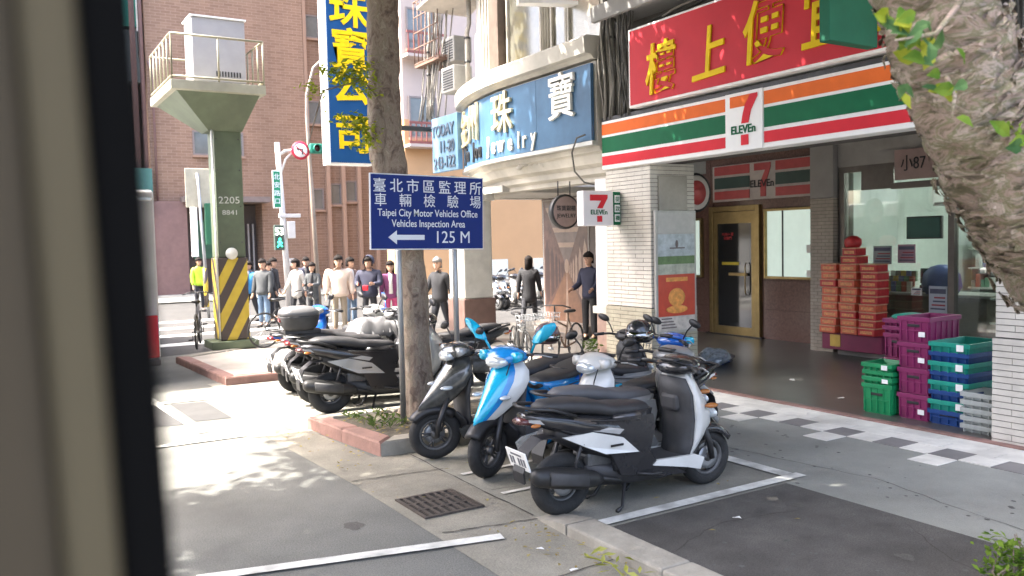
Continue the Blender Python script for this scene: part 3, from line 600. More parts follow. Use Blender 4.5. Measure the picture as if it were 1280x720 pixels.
# ---- the jewellery corner building
jb = thing('corner_building', 'cream corner building with curved ledge and jewellery shop arcade', 'building', (9, 13, 0))
Q = lambda mb, name, mat, **k: mb.build(name, mat, jb, **k)
def path(off, y_start=10.62, phi1=27, tail=True, n=14):
    """plan of the bowed front: straight, gentle bow, round corner; off > 0 is outwards"""
    pts = [(8.2-off, y_start), (8.2-off, 11.6), (8.2-off, 13.1)]
    for i in range(1, n+1):
        a = radians(phi1)*i/n; pts.append((15.2-(7+off)*cos(a), 13.1+(7+off)*sin(a)))
    if tail:
        a = radians(phi1); cx, cy = 15.2-6*cos(a), 13.1+6*sin(a)
        for i in range(1, 7):
            b_ = a+(pi/2-a)*i/6; pts.append((cx-(1+off)*cos(b_), cy+(1+off)*sin(b_)))
        pts.append((20, cy+1+off))
    return pts
def sweep(mb, prof, m=0, **k):
    """closed profile (off, z) swept along the front"""
    rows = [[(x, y, z) for x, y in path(o, **k)] for o, z in prof]
    n = len(rows[0]); rings = [[rows[j][i] for j in range(len(prof))] for i in range(n)]
    mb.loft(rings, m, True, None, False)
mb = MB(); sweep(mb, [(-.75, 4.4), (-.42, 4.4), (-.42, 9.5), (-.75, 9.5)]); Q(mb, 'upper_wall', greyrender)
mb = MB(); sweep(mb, [(-.4, 4.93), (.05, 4.93), (.1, 4.99), (.22, 5.0), (.24, 5.24), (.18, 5.28), (-.4, 5.3)]); Q(mb, 'ledge', cream)
mb = MB(); sweep(mb, [(-.5, 3.58), (-.02, 3.58), (0, 3.63), (.0, 4.9), (-.5, 4.9)]); Q(mb, 'fascia', cream)
mb = MB(); sweep(mb, [(-.04, 3.575), (-.06, 3.50), (-.14, 3.47), (-.22, 3.33), (-.34, 3.28), (-.36, 3.18), (-.46, 3.14), (-.47, 3.06), (-.7, 3.05), (-.7, 3.575)]); Q(mb, 'cornice', cream)
mb = MB()
for i in range(7):
    a = i/6*pi; mb.ell((8.28+.02*i, 12.75+.32*cos(a), 3.43+.07*sin(a)), (.05, .07, .045))
Q(mb, 'ornament', cream, kind='stuff')
mb = MB(); mb.box(8.9, 13.1, 10.56, 14.19, 3.75, 3.88); Q(mb, 'arcade_ceiling', M('pale_ceiling', (.5, .48, .44), .8, dirt=.2)); mb = MB(); mb.box(8.6, 20, 14.2, 16.8, 3.065, 3.2); Q(mb, 'arcade_ceiling', M('pale_ceiling', (.5, .48, .44)))
# corner column and side pier
mb = MB(); mb.box(8.05, 8.72, 14.85, 15.5, .95, 3.1, b=.03); mb.box(8.0, 8.78, 14.8, 15.55, 2.93, 3.07, b=.015); Q(mb, 'corner_column', M('column_white', (.50, .48, .44), .7, dirt=.25))
mb = MB(); mb.box(8.02, 8.76, 14.82, 15.53, .01, .948, b=.02); Q(mb, 'column_base', M('column_base_brown', (.14, .085, .07), .4, var=.2))
mb = MB(); mb.box(8.32, 8.9, 10.58, 10.86, 1.02, 3.06); Q(mb, 'white_pier', M('pier_white', (.70, .69, .68), .6, dirt=.1))
mb = MB(); mb.box(8.28, 8.94, 10.57, 10.92, .9, 1.018, b=.01); Q(mb, 'pier_band', cream)
mb = MB(); mb.box(8.33, 8.9, 10.58, 10.87, 0, .898); Q(mb, 'pier_base', M('pier_base_pink', (.33, .22, .18), .6, var=.2, dirt=.4))
# windows on the upper floor, from the near end to the corner
def wpoint(y, off):
    if y <= 13.1: return Vector((8.2-off, y, 0)), Vector((0, 1, 0))
    a = math.asin(min(.999, (y-13.1)/(7+off))); return Vector((15.2-(7+off)*cos(a), y, 0)), Vector((sin(a), cos(a), 0))
framec = M('window_frame_cream', (.42, .39, .33), .6, dirt=.35)
def bay(y0, y1, z0, z1, mat, nm='window', mull=0, off=-.3):
    a, _ = wpoint(y0, off); b_, _ = wpoint(y1, off); d = (b_-a); L_ = d.length; d.normalize(); n = Vector((-d.y, d.x, 0))
    X = Matrix((d.to_4d(), Vector((0, 0, 1, 0)), n.to_4d(), Vector((0, 0, 0, 1)))).transposed(); X.translation = a
    X = Matrix(((d.x, 0, n.x, a.x), (d.y, 0, n.y, a.y), (0, 1, 0, 0), (0, 0, 0, 1)))
    mb = MB(); fw = .05
    mb.box(0, fw, z0, z1, -.06, .06, 0, 0, X); mb.box(L_-fw, L_, z0, z1, -.06, .06, 0, 0, X); mb.box(fw, L_-fw, z0, z0+fw, -.06, .06, 0, 0, X); mb.box(fw, L_-fw, z1-fw, z1, -.06, .06, 0, 0, X)
    for k in range(mull): x = L_*(k+1)/(mull+1); mb.box(x-.025, x+.025, z0+fw, z1-fw, -.05, .05, 0, 0, X)
    f = mb.build(nm, framec, jb)
    mb = MB(); mb.box(fw, L_-fw, z0+fw, z1-fw, -.01, .01, 0, 0, X); mb.build('pane', mat, f)
bay(10.75, 11.72, 5.3, 7.2, blindglass); bay(11.74, 12.22, 5.3, 7.2, glass_up); bay(12.5, 13.72, 5.3, 7.2, glass_up, mull=0)
for y in (12.28, 12.36, 12.44): a, _ = wpoint(y, -.25); mb = MB(); mb.tube([(a.x, a.y, 5.3), (a.x, a.y, 8)], .028, 6); Q(mb, 'downpipe', framec)
def pil(y0, y1, mat, off0, off1, z0=5.3, z1=9.4, nm='pilaster'):
    a, _ = wpoint(y0, off1); b_, _ = wpoint(y1, off1); c_, _ = wpoint(y1, off0); e, _ = wpoint(y0, off0)
    mb = MB(); mb.prism([p.xy[:] for p in (a, b_, c_, e)], z0, z1, 'z'); Q(mb, nm, mat)
brown = M('brown_column', (.115, .085, .065), .6, var=.25, dirt=.3)
pil(13.80, 14.25, brown, -.41, -.1)
for y in (14.33, 14.52, 14.71, 14.9): pil(y, y+.11, framec, -.41, -.16)
pil(15.02, 15.45, M('grey_panel', (.30, .32, .32), .5, dirt=.2), -.41, -.15, 5.3, 6.4, 'shutter'); pil(15.02, 15.45, M('panel_pale', (.5, .47, .43), .6, dirt=.3), -.41, -.2, 6.42, 7.6, 'wall_panel')
mb = MB(); mb.add([(8.15, 13.9, 7.6), (8.1, 16.8, 7.15), (9.4, 16.8, 7.15), (9.0, 13.9, 7.6), (8.15, 13.9, 7.67), (8.1, 16.8, 7.22), (9.4, 16.8, 7.22), (9.0, 13.9, 7.67)], [(0, 1, 2, 3), (4, 5, 6, 7), (0, 1, 5, 4), (1, 2, 6, 5), (2, 3, 7, 6), (3, 0, 4, 7)]); Q(mb, 'awning', M('awning_pale', (.5, .46, .41), .7, dirt=.3))
# air conditioners
acw = M('air_conditioner_white', (.34, .335, .31), .5, dirt=.35)
for x, y, z, lb in ((8.75, 16.0, 5.34, 'old air conditioner on the ledge of the corner building, lower'), (8.95, 16.35, 6.05, 'old air conditioner hanging among cables, the upper one')):
    t = thing('air_conditioner', lb, 'air conditioner', (x, y, z)); mb = MB(); mb.box(x-.2, x+.25, y, y+.6, z, z+.55, b=.02); mb.build('casing', acw, t)
    mb = MB(); [mb.box(x-.212, x-.201, y+.05, y+.5, z+.06+k*.055, z+.085+k*.055) for k in range(8)]; mb.build('grille', darkmetal, t, kind='stuff')
# shop block under the arcade with the mural
mb = MB(); mb.box(11.0, 19, 14.2, 16.4, 0, 3.06); Q(mb, 'shop_block', M('shop_wall_tan', (.13, .10, .085), .6, var=.1, dirt=.2))
mb = MB(); mb.box(10.82, 11.0, 14.45, 16.5, .03, .23, b=.01); mb.box(10.78, 10.82, 14.45, 16.5, .03, .12); Q(mb, 'plinth', M('plinth_tan', (.33, .27, .22), .5, dirt=.3), kind='stuff')
s = thing('mural', 'large brown mural of a long corridor with arches on the arcade wall', 'mural', (10.97, 15.4, .25))
y0, y1, z0, z1 = 14.62, 16.32, .26, 3.0; vy, vz = 15.42, 1.45; xx = 10.985
mb = MB(); mb.box(10.986, 10.998, y0-.04, y1+.04, z0-.03, z1+.03); mb.build('frame', M('mural_frame', (.30, .27, .24), .5), s)
mur = [M('mural_floor', (.20, .10, .055), .4, var=.3, scale=4), M('mural_ceiling', (.17, .125, .105), .4, var=.25, scale=3), M('mural_left', (.12, .065, .05), .4, var=.35, scale=5), M('mural_right', (.13, .075, .055), .4, var=.35, scale=5), M('mural_light', (.34, .235, .17), .4, var=.2, scale=5), M('mural_dark', (.06, .035, .03), .4)]
mb = MB(); V = (xx, vy, vz)
mb.add([(xx, y0, z0), (xx, y1, z0), V], [(0, 1, 2)], 0); mb.add([(xx, y0, z1), (xx, y1, z1), V], [(0, 1, 2)], 1); mb.add([(xx, y1, z0), (xx, y1, z1), V], [(0, 1, 2)], 2); mb.add([(xx, y0, z0), (xx, y0, z1), V], [(0, 1, 2)], 3)
def onm(side, f, v):   # f: 0 at the edge .. 1 at the vanishing point, v: 0 floor .. 1 ceiling
    ye = y1 if side else y0; zz = z0+(z1-z0)*v; return (ye+(vy-ye)*f, zz+(vz-zz)*f)
for side in (0, 1):
    for f0 in (.05, .3, .5, .65, .77, .86):
        f1 = f0+(1-f0)*.2
        a = [onm(side, f0, .08), onm(side, f1, .08), onm(side, f1, .6), onm(side, (f0+f1)/2, .72), onm(side, f0, .6)]
        mb.add([(xx-.001, p, q) for p, q in a], [tuple(range(5))], 5 if side else 4)
for k, f in enumerate((.1, .4, .62)):
    mb.add([(xx-.001, *onm(1, f, 1)), (xx-.001, *onm(0, f, 1)), (xx-.001, *onm(0, f+.07, 1)), (xx-.001, *onm(1, f+.07, 1))], [(0, 1, 2, 3)], 4)
mb.add([(xx-.001, 15.36, z0+.02), (xx-.001, 15.50, z0+.02), V], [(0, 1, 2)], 4); mb.ell((xx-.001, vy, vz+.06), (.002, .09, .16), 4)
mb.build('painting', mur, s, kind='stuff')
lettering('2023 WENSHAN', M('mural_letter', (.42, .25, .2), .5), s, (xx-.003, 15.45, .5), (0, -1, 0), (0, 0, 1), .2, .9) if False else None

# jewellery sign: bowed blue panels with metal letters
s = thing('jewelry_sign', 'curved blue jewellery shop sign with metal Chinese and English letters', 'shop sign', (8.2, 13, 4))
ys = [10.66, 12.22, 13.55, 14.6, 15.4, 16.15]
for i in range(5):
    mb = MB(); ya, yb = ys[i]+.004, ys[i+1]-.004; rings = []
    for k in range(7):
        y = ya+(yb-ya)*k/6; o, d = wpoint(y, 0.02); n = Vector((-d.y, d.x, 0)); e = o+n*.06
        rings.append([(o.x, o.y, 3.66), (e.x, e.y, 3.66), (e.x, e.y, 4.86), (o.x, o.y, 4.86)])
    mb.loft(rings, 0, True, None, False); mb.build('sign_panel', signblue, s)
mb = MB(); sweep(mb, [(-.02, 3.585), (.1, 3.585), (.1, 3.65), (-.02, 3.65)]); mb.build('sign_frame', M('sign_trim', (.45, .45, .43), .4, .4), s)
metal_letter = M('letter_metal', (.72, .62, .40), .3, .55, var=.15); whiteletter = M('letter_white', (.82, .80, .72), .4)
def onfront(body, y, z, size, mat, sx=1, **k):
    o, d = wpoint(y, .085); n = Vector((-d.y, d.x, 0)); p = o+n*.0; p.z = z
    return lettering(body, mat, s, p, -d, (0, 0, 1), size, sx, **k)
for ch, y, mt in (('寶', 11.42, whiteletter), ('珠', 13.32, metal_letter), ('州', 14.78, metal_letter), ('金', 15.6, metal_letter)):
    onfront(ch, y, 4.47 if y < 12 else 4.46, .80, mt, 1, offset=.008, depth=.05)
y = 15.55
for wd, st in (('Jin', .14), ('Jou', .15), ('Jewelry', .19)):
    for ch in wd:
        onfront(ch, y, 3.87+{'y': -.05, 'J': .02, 'l': .03, 'i': .02}.get(ch, -.02), .42, whiteletter if y < 14 else black, .8, offset=.015, depth=.03); y -= st*{'i': .75, 'l': .8, 'w': 1.45, 'J': 1.05}.get(ch, 1.15)*1.3
    y -= .2
# phone number panel beyond the curve
s = thing('phone_sign', 'pale blue panel with hours and phone number beyond the curved jewellery sign', 'shop sign', (8.75, 16.8, 3.8))
mb = MB(); mb.box(8.54, 8.66, 15.9, 17.1, 3.66, 4.86, b=.01); mb.build('sign_panel', M('sign_pale_blue', (.12, .24, .36), .5, var=.12), s)
for tx, z_, yy in (('TODAY', 4.56, 16.55), ('11-20', 4.2, 16.35), ('243-122', 3.86, 16.5)): lettering(tx, M('letter_slate', (.07, .10, .14), .5), s, (8.535, yy, z_), (0, -1, 0), (0, 0, 1), .36, .85, offset=.012, depth=.02)
mb = MB(); mb.box(8.66, 9.9, 16.85, 16.91, 4.2, 4.28); mb.build('bracket', darkmetal, s)
# red sign across the top
s = thing('red_sign', 'red signboard with white border jutting out at the top of the corner building', 'shop sign', (8.4, 11.6, 6))
X = T((8.38, 11.6, 0), radians(-22))
mb = MB(); mb.box(-.85, .85, -.1, .1, 6.0, 7.3, 0, .01, X); mb.build('sign_box', signwhite, s)
mb = MB(); mb.box(-.81, .81, -.11, -.101, 6.07, 7.25, 0, 0, X); mb.build('sign_face', signred, s)
# cables and pipes between the two buildings
cab = M('cable_grey', (.10, .095, .085), .8, var=.3, scale=20); cab2 = M('cable_pale', (.27, .25, .22), .8, var=.2)
def cable_bundle(label, x0, y0, z0, z1, n, spread, dx=0, dy=0, r=(.008, .022)):
    t = thing('cable_bundle', label, 'cables', (x0, y0, z0))
    for i in range(n):
        a, b_ = rnd(-spread, spread), rnd(-.12, .12); pts = []; ph = rnd(0, 6); am = rnd(.01, .05)
        for k in range(9):
            f = k/8; pts.append((x0+b_+dx*f+am*sin(ph+f*7), y0+a+dy*f+am*sin(ph*2+f*9), z0+(z1-z0)*f))
        mb = MB(); mb.tube(pts, rnd(*r), 6); mb.build('cable', cab if i % 3 else cab2, t)
cable_bundle('thick bundle of vertical cables between the blue sign and the red sign', 8.3, 10.25, 3.95, 6.2, 26, .38)
cable_bundle('tangle of cables hanging at the far corner above the blue panel', 8.6, 17.2, 4.9, 7.6, 20, .55, .2, -.2)
cable_bundle('cables on the dark wall behind the right hand tree', 8.55, 4.05, 3.3, 6.6, 22, .5)
cable_bundle('cables under the canopy above the red sign', 8.5, 9.3, 5.3, 5.42, 12, .5, 0, -1.4)
t = thing('window_cage', 'rusty steel window cage on the far corner of the cream building', 'window cage', (8.9, 16.9, 6.3))
mb = MB(); [mb.tube([(8.5, 16.6+k*.2, 6.2), (8.5, 16.6+k*.2, 7.6)], .012, 5) for k in range(7)]; [mb.tube([(8.5, 16.6, z), (8.5, 17.8, z)], .014, 5) for z in (6.2, 6.55, 6.9, 7.25, 7.6)]; [mb.tube([(8.5, y, z), (9.3, y, z)], .014, 5) for y in (16.6, 17.8) for z in (6.2, 7.6)]; mb.build('bars', M('rust', (.17, .10, .07), .8, var=.3), t, kind='stuff')
mb = MB(); mb.box(8.5, 9.3, 16.6, 17.8, 6.12, 6.18); mb.build('floor_plate', M('rust', (.17, .10, .07)), t)
for x, y, r_, lb in ((8.75, 15.75, .05, 'pale drainpipe on the corner by the air conditioners'), (8.62, 17.35, .04, 'grey pipe rising past the pale blue panel'), (8.3, 10.35, .045, 'grey pipe among the cables between the blue and the red sign')):
    t = thing('wall_pipe', lb, 'pipe', (x, y, 4.9)); mb = MB(); mb.tube([(x, y, 3.95 if y < 11 else 4.9), (x, y, 6.5), (x+.06, y, 6.7), (x+.06, y, 9)], r_, 8); mb.build('pipe', cab2, t); mb = MB(); [mb.lathe([(r_, -.02), (r_*1.3, -.02), (r_*1.3, .02), (r_, .02)], 10, 0, Matrix.Translation((x, y, z))) for z in (5.2, 5.9, 6.4)]; mb.build('collars', darkmetal, t, kind='stuff')
t = thing('hanging_cable', 'single looping cable hanging below the end of the blue sign', 'cable', (8.1, 10.9, 3.2))
mb = MB(); mb.tube([(8.06, 10.75, 3.75), (8.04, 10.95, 3.72), (8.05, 11.1, 3.5), (8.1, 11.1, 3.2), (8.2, 10.98, 3.02), (8.35, 10.9, 2.98)], .014, 6); mb.build('cable', cab, t)

# ---- far buildings
brick = brick_mat('brick_tile', (.25, .155, .105), (.20, .118, .076), (.30, .205, .15), .42, .13, .012)
bt = thing('brick_building', 'tall pink brick tiled building across the junction', 'building', (11, 40, 0))
B = lambda mb, name, mat, **k: mb.build(name, mat, bt, **k)
mb = MB(); mb.box(6.15, 13.2, 40, 55, 4.15, 34); mb.box(6.15, 7.45, 40, 55, 0, 4.149); mb.box(10.95, 13.2, 40, 55, 0, 4.149); mb.box(7.45, 10.95, 42, 55, 0, 4.149); B(mb, 'wall', brick, kind='stuff')
mb = MB(); mb.box(13.2, 18.6, 40.3, 55, 0, 34); B(mb, 'side_wall', brick)
rib = M('brick_pilaster', (.29, .185, .13), .7, var=.06, scale=1)
for x in (13.22, 14.2, 14.98, 15.8, 16.7):
    mb = MB(); mb.box(x, x+.16, 40.0, 40.3, 0, 34); B(mb, 'pilaster', rib)
winf = M('far_window_frame', (.19, .16, .15), .6); winp = M('far_window_glass', (.10, .11, .11), .1, var=.25, scale=1, spec=.8)
def window(parent, x0, x1, z0, z1, y, mull=1, d=.12):
    mb = MB(); w_ = .07
    mb.box(x0, x0+w_, y-.05, y+d, z0, z1); mb.box(x1-w_, x1, y-.05, y+d, z0, z1); mb.box(x0+w_, x1-w_, y-.05, y+d, z1-w_, z1); mb.box(x0+w_, x1-w_, y-.05, y+d, z0, z0+w_)
    for k in range(mull): xm = x0+(x1-x0)*(k+1)/(mull+1); mb.box(xm-.03, xm+.03, y-.04, y+d, z0+w_, z1-w_)
    f = mb.build('window', winf, parent); mb = MB(); mb.box(x0+w_, x1-w_, y-.02, y-.005, z0+w_, z1-w_); mb.build('pane', winp, f)
    mb = MB(); mb.box(x0-.06, x1+.06, y-.14, y-.051, z0-.1, z0); mb.build('sill', rib, f)
window(bt, 7.95, 10.2, 6.3, 7.4, 39.99, 2)
for z0 in (12.16, 8.02, 16.3, 20.4): window(bt, 13.42, 14.1, z0, z0+1.12, 40.29, 0)
for x0, z0 in ((13.48, 3.85), (14.4, 4.1), (15.2, 4.25)): window(bt, x0, x0+.6, z0, z0+1.05, 40.29, 0)
for z0 in (10.5, 14.7): window(bt, 7.95, 10.2, z0+6, z0+7.1, 39.99, 2)
purple = M('plum_tile', (.18, .105, .095), .5, var=.12, dirt=.2)
mb = MB(); mb.box(6.0, 7.5, 39.6, 39.98, 0, 4.2); B(mb, 'plum_base', purple)
mb = MB(); mb.box(7.3, 11.1, 39.0, 40, 4.151, 4.4); B(mb, 'entrance_canopy', M('canopy_dark', (.16, .13, .12), .6))
mb = MB(); mb.box(7.5, 10.95, 41.2, 41.3, 0, 4.1); B(mb, 'entrance_recess', M('recess', (.07, .055, .05), .6))
for k in range(6): mb = MB(); mb.box(9.6+k*.22, 9.66+k*.22, 40.9, 41.0, .2, 3.2); B(mb, 'entrance_bar', M('bar_grey', (.36, .33, .31), .5))
mb = MB(); mb.box(8.0, 9.3, 41.05, 41.15, 1.6, 3.4); B(mb, 'entrance_sign', M('green_board', (.03, .12, .07), .5))
mb = MB(); mb.tube([(5.95, 39.8, 0), (5.95, 39.8, 30)], .09, 8); mb.tube([(5.6, 39.7, 0), (5.6, 39.7, 30)], .12, 8); mb.tube([(6.35, 39.85, 4.2), (6.35, 39.85, 9.8), (6.2, 39.85, 10.3)], .05, 6); B(mb, 'drainpipes', M('pipe_plum', (.17, .10, .095), .5), kind='stuff')
tb = thing('teal_building', 'narrow teal and grey building at the far left edge', 'building', (4, 41, 0))
mb = MB(); mb.box(-3, 5.5, 41, 52, 0, 30); mb.build('wall', M('grey_facade', (.20, .17, .165), .7, dirt=.3), tb)
mb = MB(); mb.box(3.8, 5.85, 40.2, 40.99, 11.8, 20); mb.build('teal_panel', M('teal', (.02, .22, .17), .5), tb); mb = MB(); mb.box(5.86, 6.0, 40.1, 40.9, 10.5, 22); mb.build('white_post', white, tb)
mb = MB(); mb.box(4.6, 5.9, 40.1, 40.98, 9.4, 11.6); mb.build('grey_box', M('slate_box', (.10, .12, .12), .5), tb); mb = MB(); mb.box(5.2, 6.1, 39.4, 40.1, 3.6, 5.6); mb.build('teal_awning', M('teal_dull', (.06, .17, .15), .6), tb)
pb = thing('peach_building', 'salmon pink building with red balcony frames beyond the side street', 'building', (17, 30, 0))
peach = M('peach_render', (.46, .275, .14), .8, var=.07, scale=.5, dirt=.12); pinkw = M('pink_white_render', (.44, .36, .32), .8, var=.08, scale=.6, dirt=.1)
mb = MB(); mb.box(13.8, 26, 30, 32, 0, 6.9); mb.build('lower_wall', peach, pb); mb = MB(); mb.box(13.8, 26, 30.05, 32, 6.901, 30); mb.build('upper_wall', pinkw, pb)
redm = M('red_frame', (.20, .06, .05), .6)
for z in (5.9, 9.3, 12.8):
    for zz in (0, .75): mb = MB(); mb.box(13.7, 15.4, 29.3, 29.36, z+zz, z+zz+.09); mb.build('balcony_rail', redm, pb)
    mb = MB(); [mb.box(13.75+k*.22, 13.79+k*.22, 29.31, 29.35, z+.091, z+.749) for k in range(8)]; mb.build('balcony_bars', redm, pb, kind='stuff')
    mb = MB(); mb.box(13.7, 15.4, 29.3, 29.99, z-.12, z-.01); mb.build('balcony_floor', pinkw, pb); window(pb, 14.0, 15.2, z+.3, z+1.9, 30.03 if z > 6.9 else 29.99, 1)
for x0 in (17.2, 19.6): mb = MB(); mb.box(x0, x0+1.1, 29.9, 29.99, .05, 1.35); mb.build('notice_panel', M('notice_white', (.62, .64, .58), .5), pb)
mb = MB(); mb.box(16.4, 17.05, 29.9, 29.99, .05, 1.4); mb.build('green_door', M('door_green', (.22, .36, .24), .5), pb)
# unseen building across the avenue, put in for reflections and bounce light
ob = thing('unseen_opposite_building', 'unseen grey building across the avenue, added for its reflections', 'building', (-24, 10, 0))
mb = MB(); mb.box(-34, -22, -20, 34, 0, 14); mb.build('wall', greyrender, ob)
mb = MB()
for k in range(12):
    for l in range(4): mb.box(-22.05, -21.99, -18+k*4, -16+k*4, 1.5+l*3.2, 3.3+l*3.2)
mb.build('windows', blackglass, ob, kind='stuff')
# ------------------------------------------------------------------ scooters
seatblack = M('seat_vinyl', (.03, .03, .032), .55, var=.25, scale=8, bump=.15, bscale=160)
panelblack = M('panel_black', (.022, .022, .024), .22, var=.2, coat=.4)
matt = M('matt_grey_plastic', (.05, .05, .052), .6, var=.3, scale=9, dirt=.3)
engine = M('engine_metal', (.11, .11, .11), .5, .5, var=.35, scale=18, dirt=.4)
muffler_m = M('muffler_dark', (.022, .022, .022), .5, .2, var=.3)
taillight = M('tail_light', (.22, .012, .016), .15, coat=.6); amber = M('amber_lens', (.38, .13, .025), .2, coat=.4); lens = M('headlight_lens', (.62, .66, .68), .08, .35, coat=1)
plate_m = M('plate_white', (.78, .78, .75), .45, var=.04)
def sring(x, zc, hw, hh, e=2.6, n=16, top=1.0):
    """superellipse ring in the y-z plane"""
    out = []
    for j in range(n):
        a = 2*pi*j/n; c, s_ = cos(a), sin(a)
        y = hw*math.copysign(abs(c)**(2/e), c); z = hh*math.copysign(abs(s_)**(2/e), s_)
        if s_ > 0: z *= top
        out.append((x, y, zc+z))
    return out
def wheel_parts(root, x, r, wdt, steer=0):
    X = Matrix.Translation((x, 0, r)) @ Matrix.Rotation(steer, 4, 'Z') @ Matrix.Rotation(radians(90), 4, 'X')
    w = MB(); tr = wdt/2; rings = []
    for i in range(32):
        a = 2*pi*i/32; rings.append([((r-tr+tr*1.02*cos(b))*cos(a), (r-tr+tr*1.02*cos(b))*sin(a), tr*1.0*sin(b)) for b in [2*pi*j/10 for j in range(10)]])
    rings.append(rings[0]); w.loft(rings, 0, False, X)
    wo_ = w.build('wheel', rubber, root, False)
    m_ = MB(); ri = r-wdt*.95
    rg = []
    for i in range(29):
        a = 2*pi*i/28; rg.append([((ri+dr)*cos(a), (ri+dr)*sin(a), dz) for dr, dz in ((-.012, -.03), (.02, -.038), (.02, .038), (-.012, .03))])
    m_.loft(rg, 0, False, X)
    for k in range(5):
        a = 2*pi*k/5
        for s_ in (-.05, .05): m_.tube([(.03*cos(a), .03*sin(a), 0), (ri*cos(a+s_*3), ri*sin(a+s_*3), 0)], [.013, .009], 6, 0, True, X)
    m_.lathe([(.001, -.05), (.035, -.05), (.04, -.03), (.04, .03), (.035, .05), (.001, .05)], 12, 0, X); m_.build('rim', engine, wo_, False)
    d_ = MB(); d_.lathe([(.06, .036), (ri*.72, .036), (ri*.72, .041), (.06, .041)], 20, 0, X); d_.build('brake_disc', steel, wo_, False)
def make_scooter(label, loc, rz, main, second=None, accent=None, group='scooters parked along the bay', scale=1.1, lamp='nose', steer=0, topcase=None, seat=seatblack, stripes=False, mirror_m=None, tail_m=None, inner=None, box=None, plate=True, windscreen=False, beak=0, fender=None, sport=False, mirrors=1.0, tl=None, skirt=None):
    second = second or panelblack; accent = accent or main; mirror_m = mirror_m or black; tail_m = tail_m or second; inner = inner or matt
    t = thing('scooter', label, 'scooter', loc, rz, group, scale)
    t.scale = (scale, scale, scale*.93)
    L = lambda mb, nm, mt, par=t: mb.build(nm, mt, par, False)
    fx, bx, r = .66, -.66, .235
    wheel_parts(t, fx, r, .105, steer); wheel_parts(t, bx, r, .125)
    # fork and front fender turn with the wheel
    S = Matrix.Translation((fx, 0, 0)) @ Matrix.Rotation(steer, 4, 'Z') @ Matrix.Translation((-fx, 0, 0))
    mb = MB()
    for s_ in (-1, 1): mb.tube([(fx, s_*.085, r), (fx-.02, s_*.085, .36), (fx-.12, s_*.075, .62)], [.022, .026, .024], 8, 0, True, S)
    L(mb, 'fork', darkmetal)
    mb = MB(); rings = []
    for i in range(13):
        a = radians(35+i*8); rr = r+.028
        rings.append([(fx+(rr+dz)*cos(a), y, r+(rr+dz)*sin(a)) for y, dz in ((-.078, -.05), (-.065, .0), (-.03, .018), (0, .024), (.03, .018), (.065, 0), (.078, -.05), (.06, -.045), (0, .008), (-.06, -.045))])
    mb.loft(rings, 0, True, S); L(mb, 'front_fender', fender or second)
    # front shell: sections in height (z, nose x, half width, depth)
    secs = [(.20, .47, .10, .10), (.30, .53, .15, .14), (.42, .63, .18, .2), (.52, .71, .185, .27), (.62, .70, .20, .27), (.74, .63, .215, .22), (.86, .55, .195, .16), (.95, .485, .13, .11)]
    if sport: secs = [(.22, .44, .10, .06), (.34, .47, .11, .07), (.425, .57, .08, .10), (.455, .82, .035, .16), (.51, .81, .085, .22), (.60, .745, .15, .24), (.70, .675, .20, .24), (.80, .605, .225, .21), (.88, .55, .21, .17), (.96, .49, .14, .11)]
    mb = MB(); rings = []; na = 13
    for z, xn, hw, dp in secs:
        arc = []; bk_ = beak*max(0, 1-abs(z-.48)/.30); xn += bk_; dp += bk_*.8
        for j in range(na):
            u = -1+2*j/(na-1); arc.append((xn-dp*abs(u)**1.7, hw*u, z+.02*abs(u)))
        back = [(xn-dp-.015, hw*.9, z), (xn-dp-.015, 0, z), (xn-dp-.015, -hw*.9, z)]
        rings.append(arc+back)
    def mf(i, j):
        if sport and i < 3: return 3
        if not stripes: return 1 if (j in (5, 6) and 2 <= i <= 4) else 0
        if j >= 12: return 3
        k = j+(0 if i < 3 else 0)
        return (0, 0, 0, 1, 2, 2, 2, 2, 2, 1, 0, 0)[j] if stripes else 0
    mb.loft(rings, 0, True, None, True, True, mf); L(mb, 'front_shell', [main, second, accent, black])
    mb = MB()
    rings = []
    for z, xb, hw in ((.27, .36, .15), (.4, .40, .165), (.6, .41, .18), (.8, .385, .19), (.93, .36, .14)):
        rings.append([(xb, hw*u, z) for u in (-1, -.5, 0, .5, 1)]+[(xb-.02-.05*(1-u*u), hw*u*.95, z) for u in (1, .5, 0, -.5, -1)])
    mb.loft(rings, 0); mb.box(.30, .40, -.09, .09, .66, .8, 0, .03); L(mb, 'leg_shield', inner)
    # nose lamp, indicators
    if lamp == 'nose':
        mb = MB(); mb.ell((.70, 0, .60), (.035, .10, .05)); L(mb, 'headlight', lens)
    for s_ in (-1, 1):
        mb = MB(); mb.ell((.60, s_*.15, .69), (.06, .035, .022)); L(mb, 'indicator', amber if lamp == 'nose' else lens)
    # handlebar cover
    mb = MB(); mb.loft([sring(.28, 1.0, .07, .035, 2.4), sring(.33, 1.01, .17, .06, 2.2), sring(.41, 1.025, .20, .08, 2.1), sring(.49, 1.01, .16, .075, 2.1), sring(.56, .985, .075, .05, 2.0)]); L(mb, 'handlebar_cover', (second if stripes else main) if lamp == 'bar' else second)
    if lamp == 'bar':
        mb = MB(); mb.loft([sring(.50, .985, .12, .06, 2.3), sring(.56, .975, .105, .052, 2.2), sring(.585, .97, .06, .03, 2.0)]); L(mb, 'headlight', lens)
        for s_ in (-1, 1): mb = MB(); mb.loft([sring(.42, 1.02, .03, .03), sring(.50, 1.01, .05, .045)], X=Matrix.Translation((.0, s_*.17, .01))); L(mb, 'cover_wing', accent)
    mb = MB(); mb.box(.30, .36, -.08, .08, 1.05, 1.085, 0, .012); L(mb, 'instrument_panel', black)
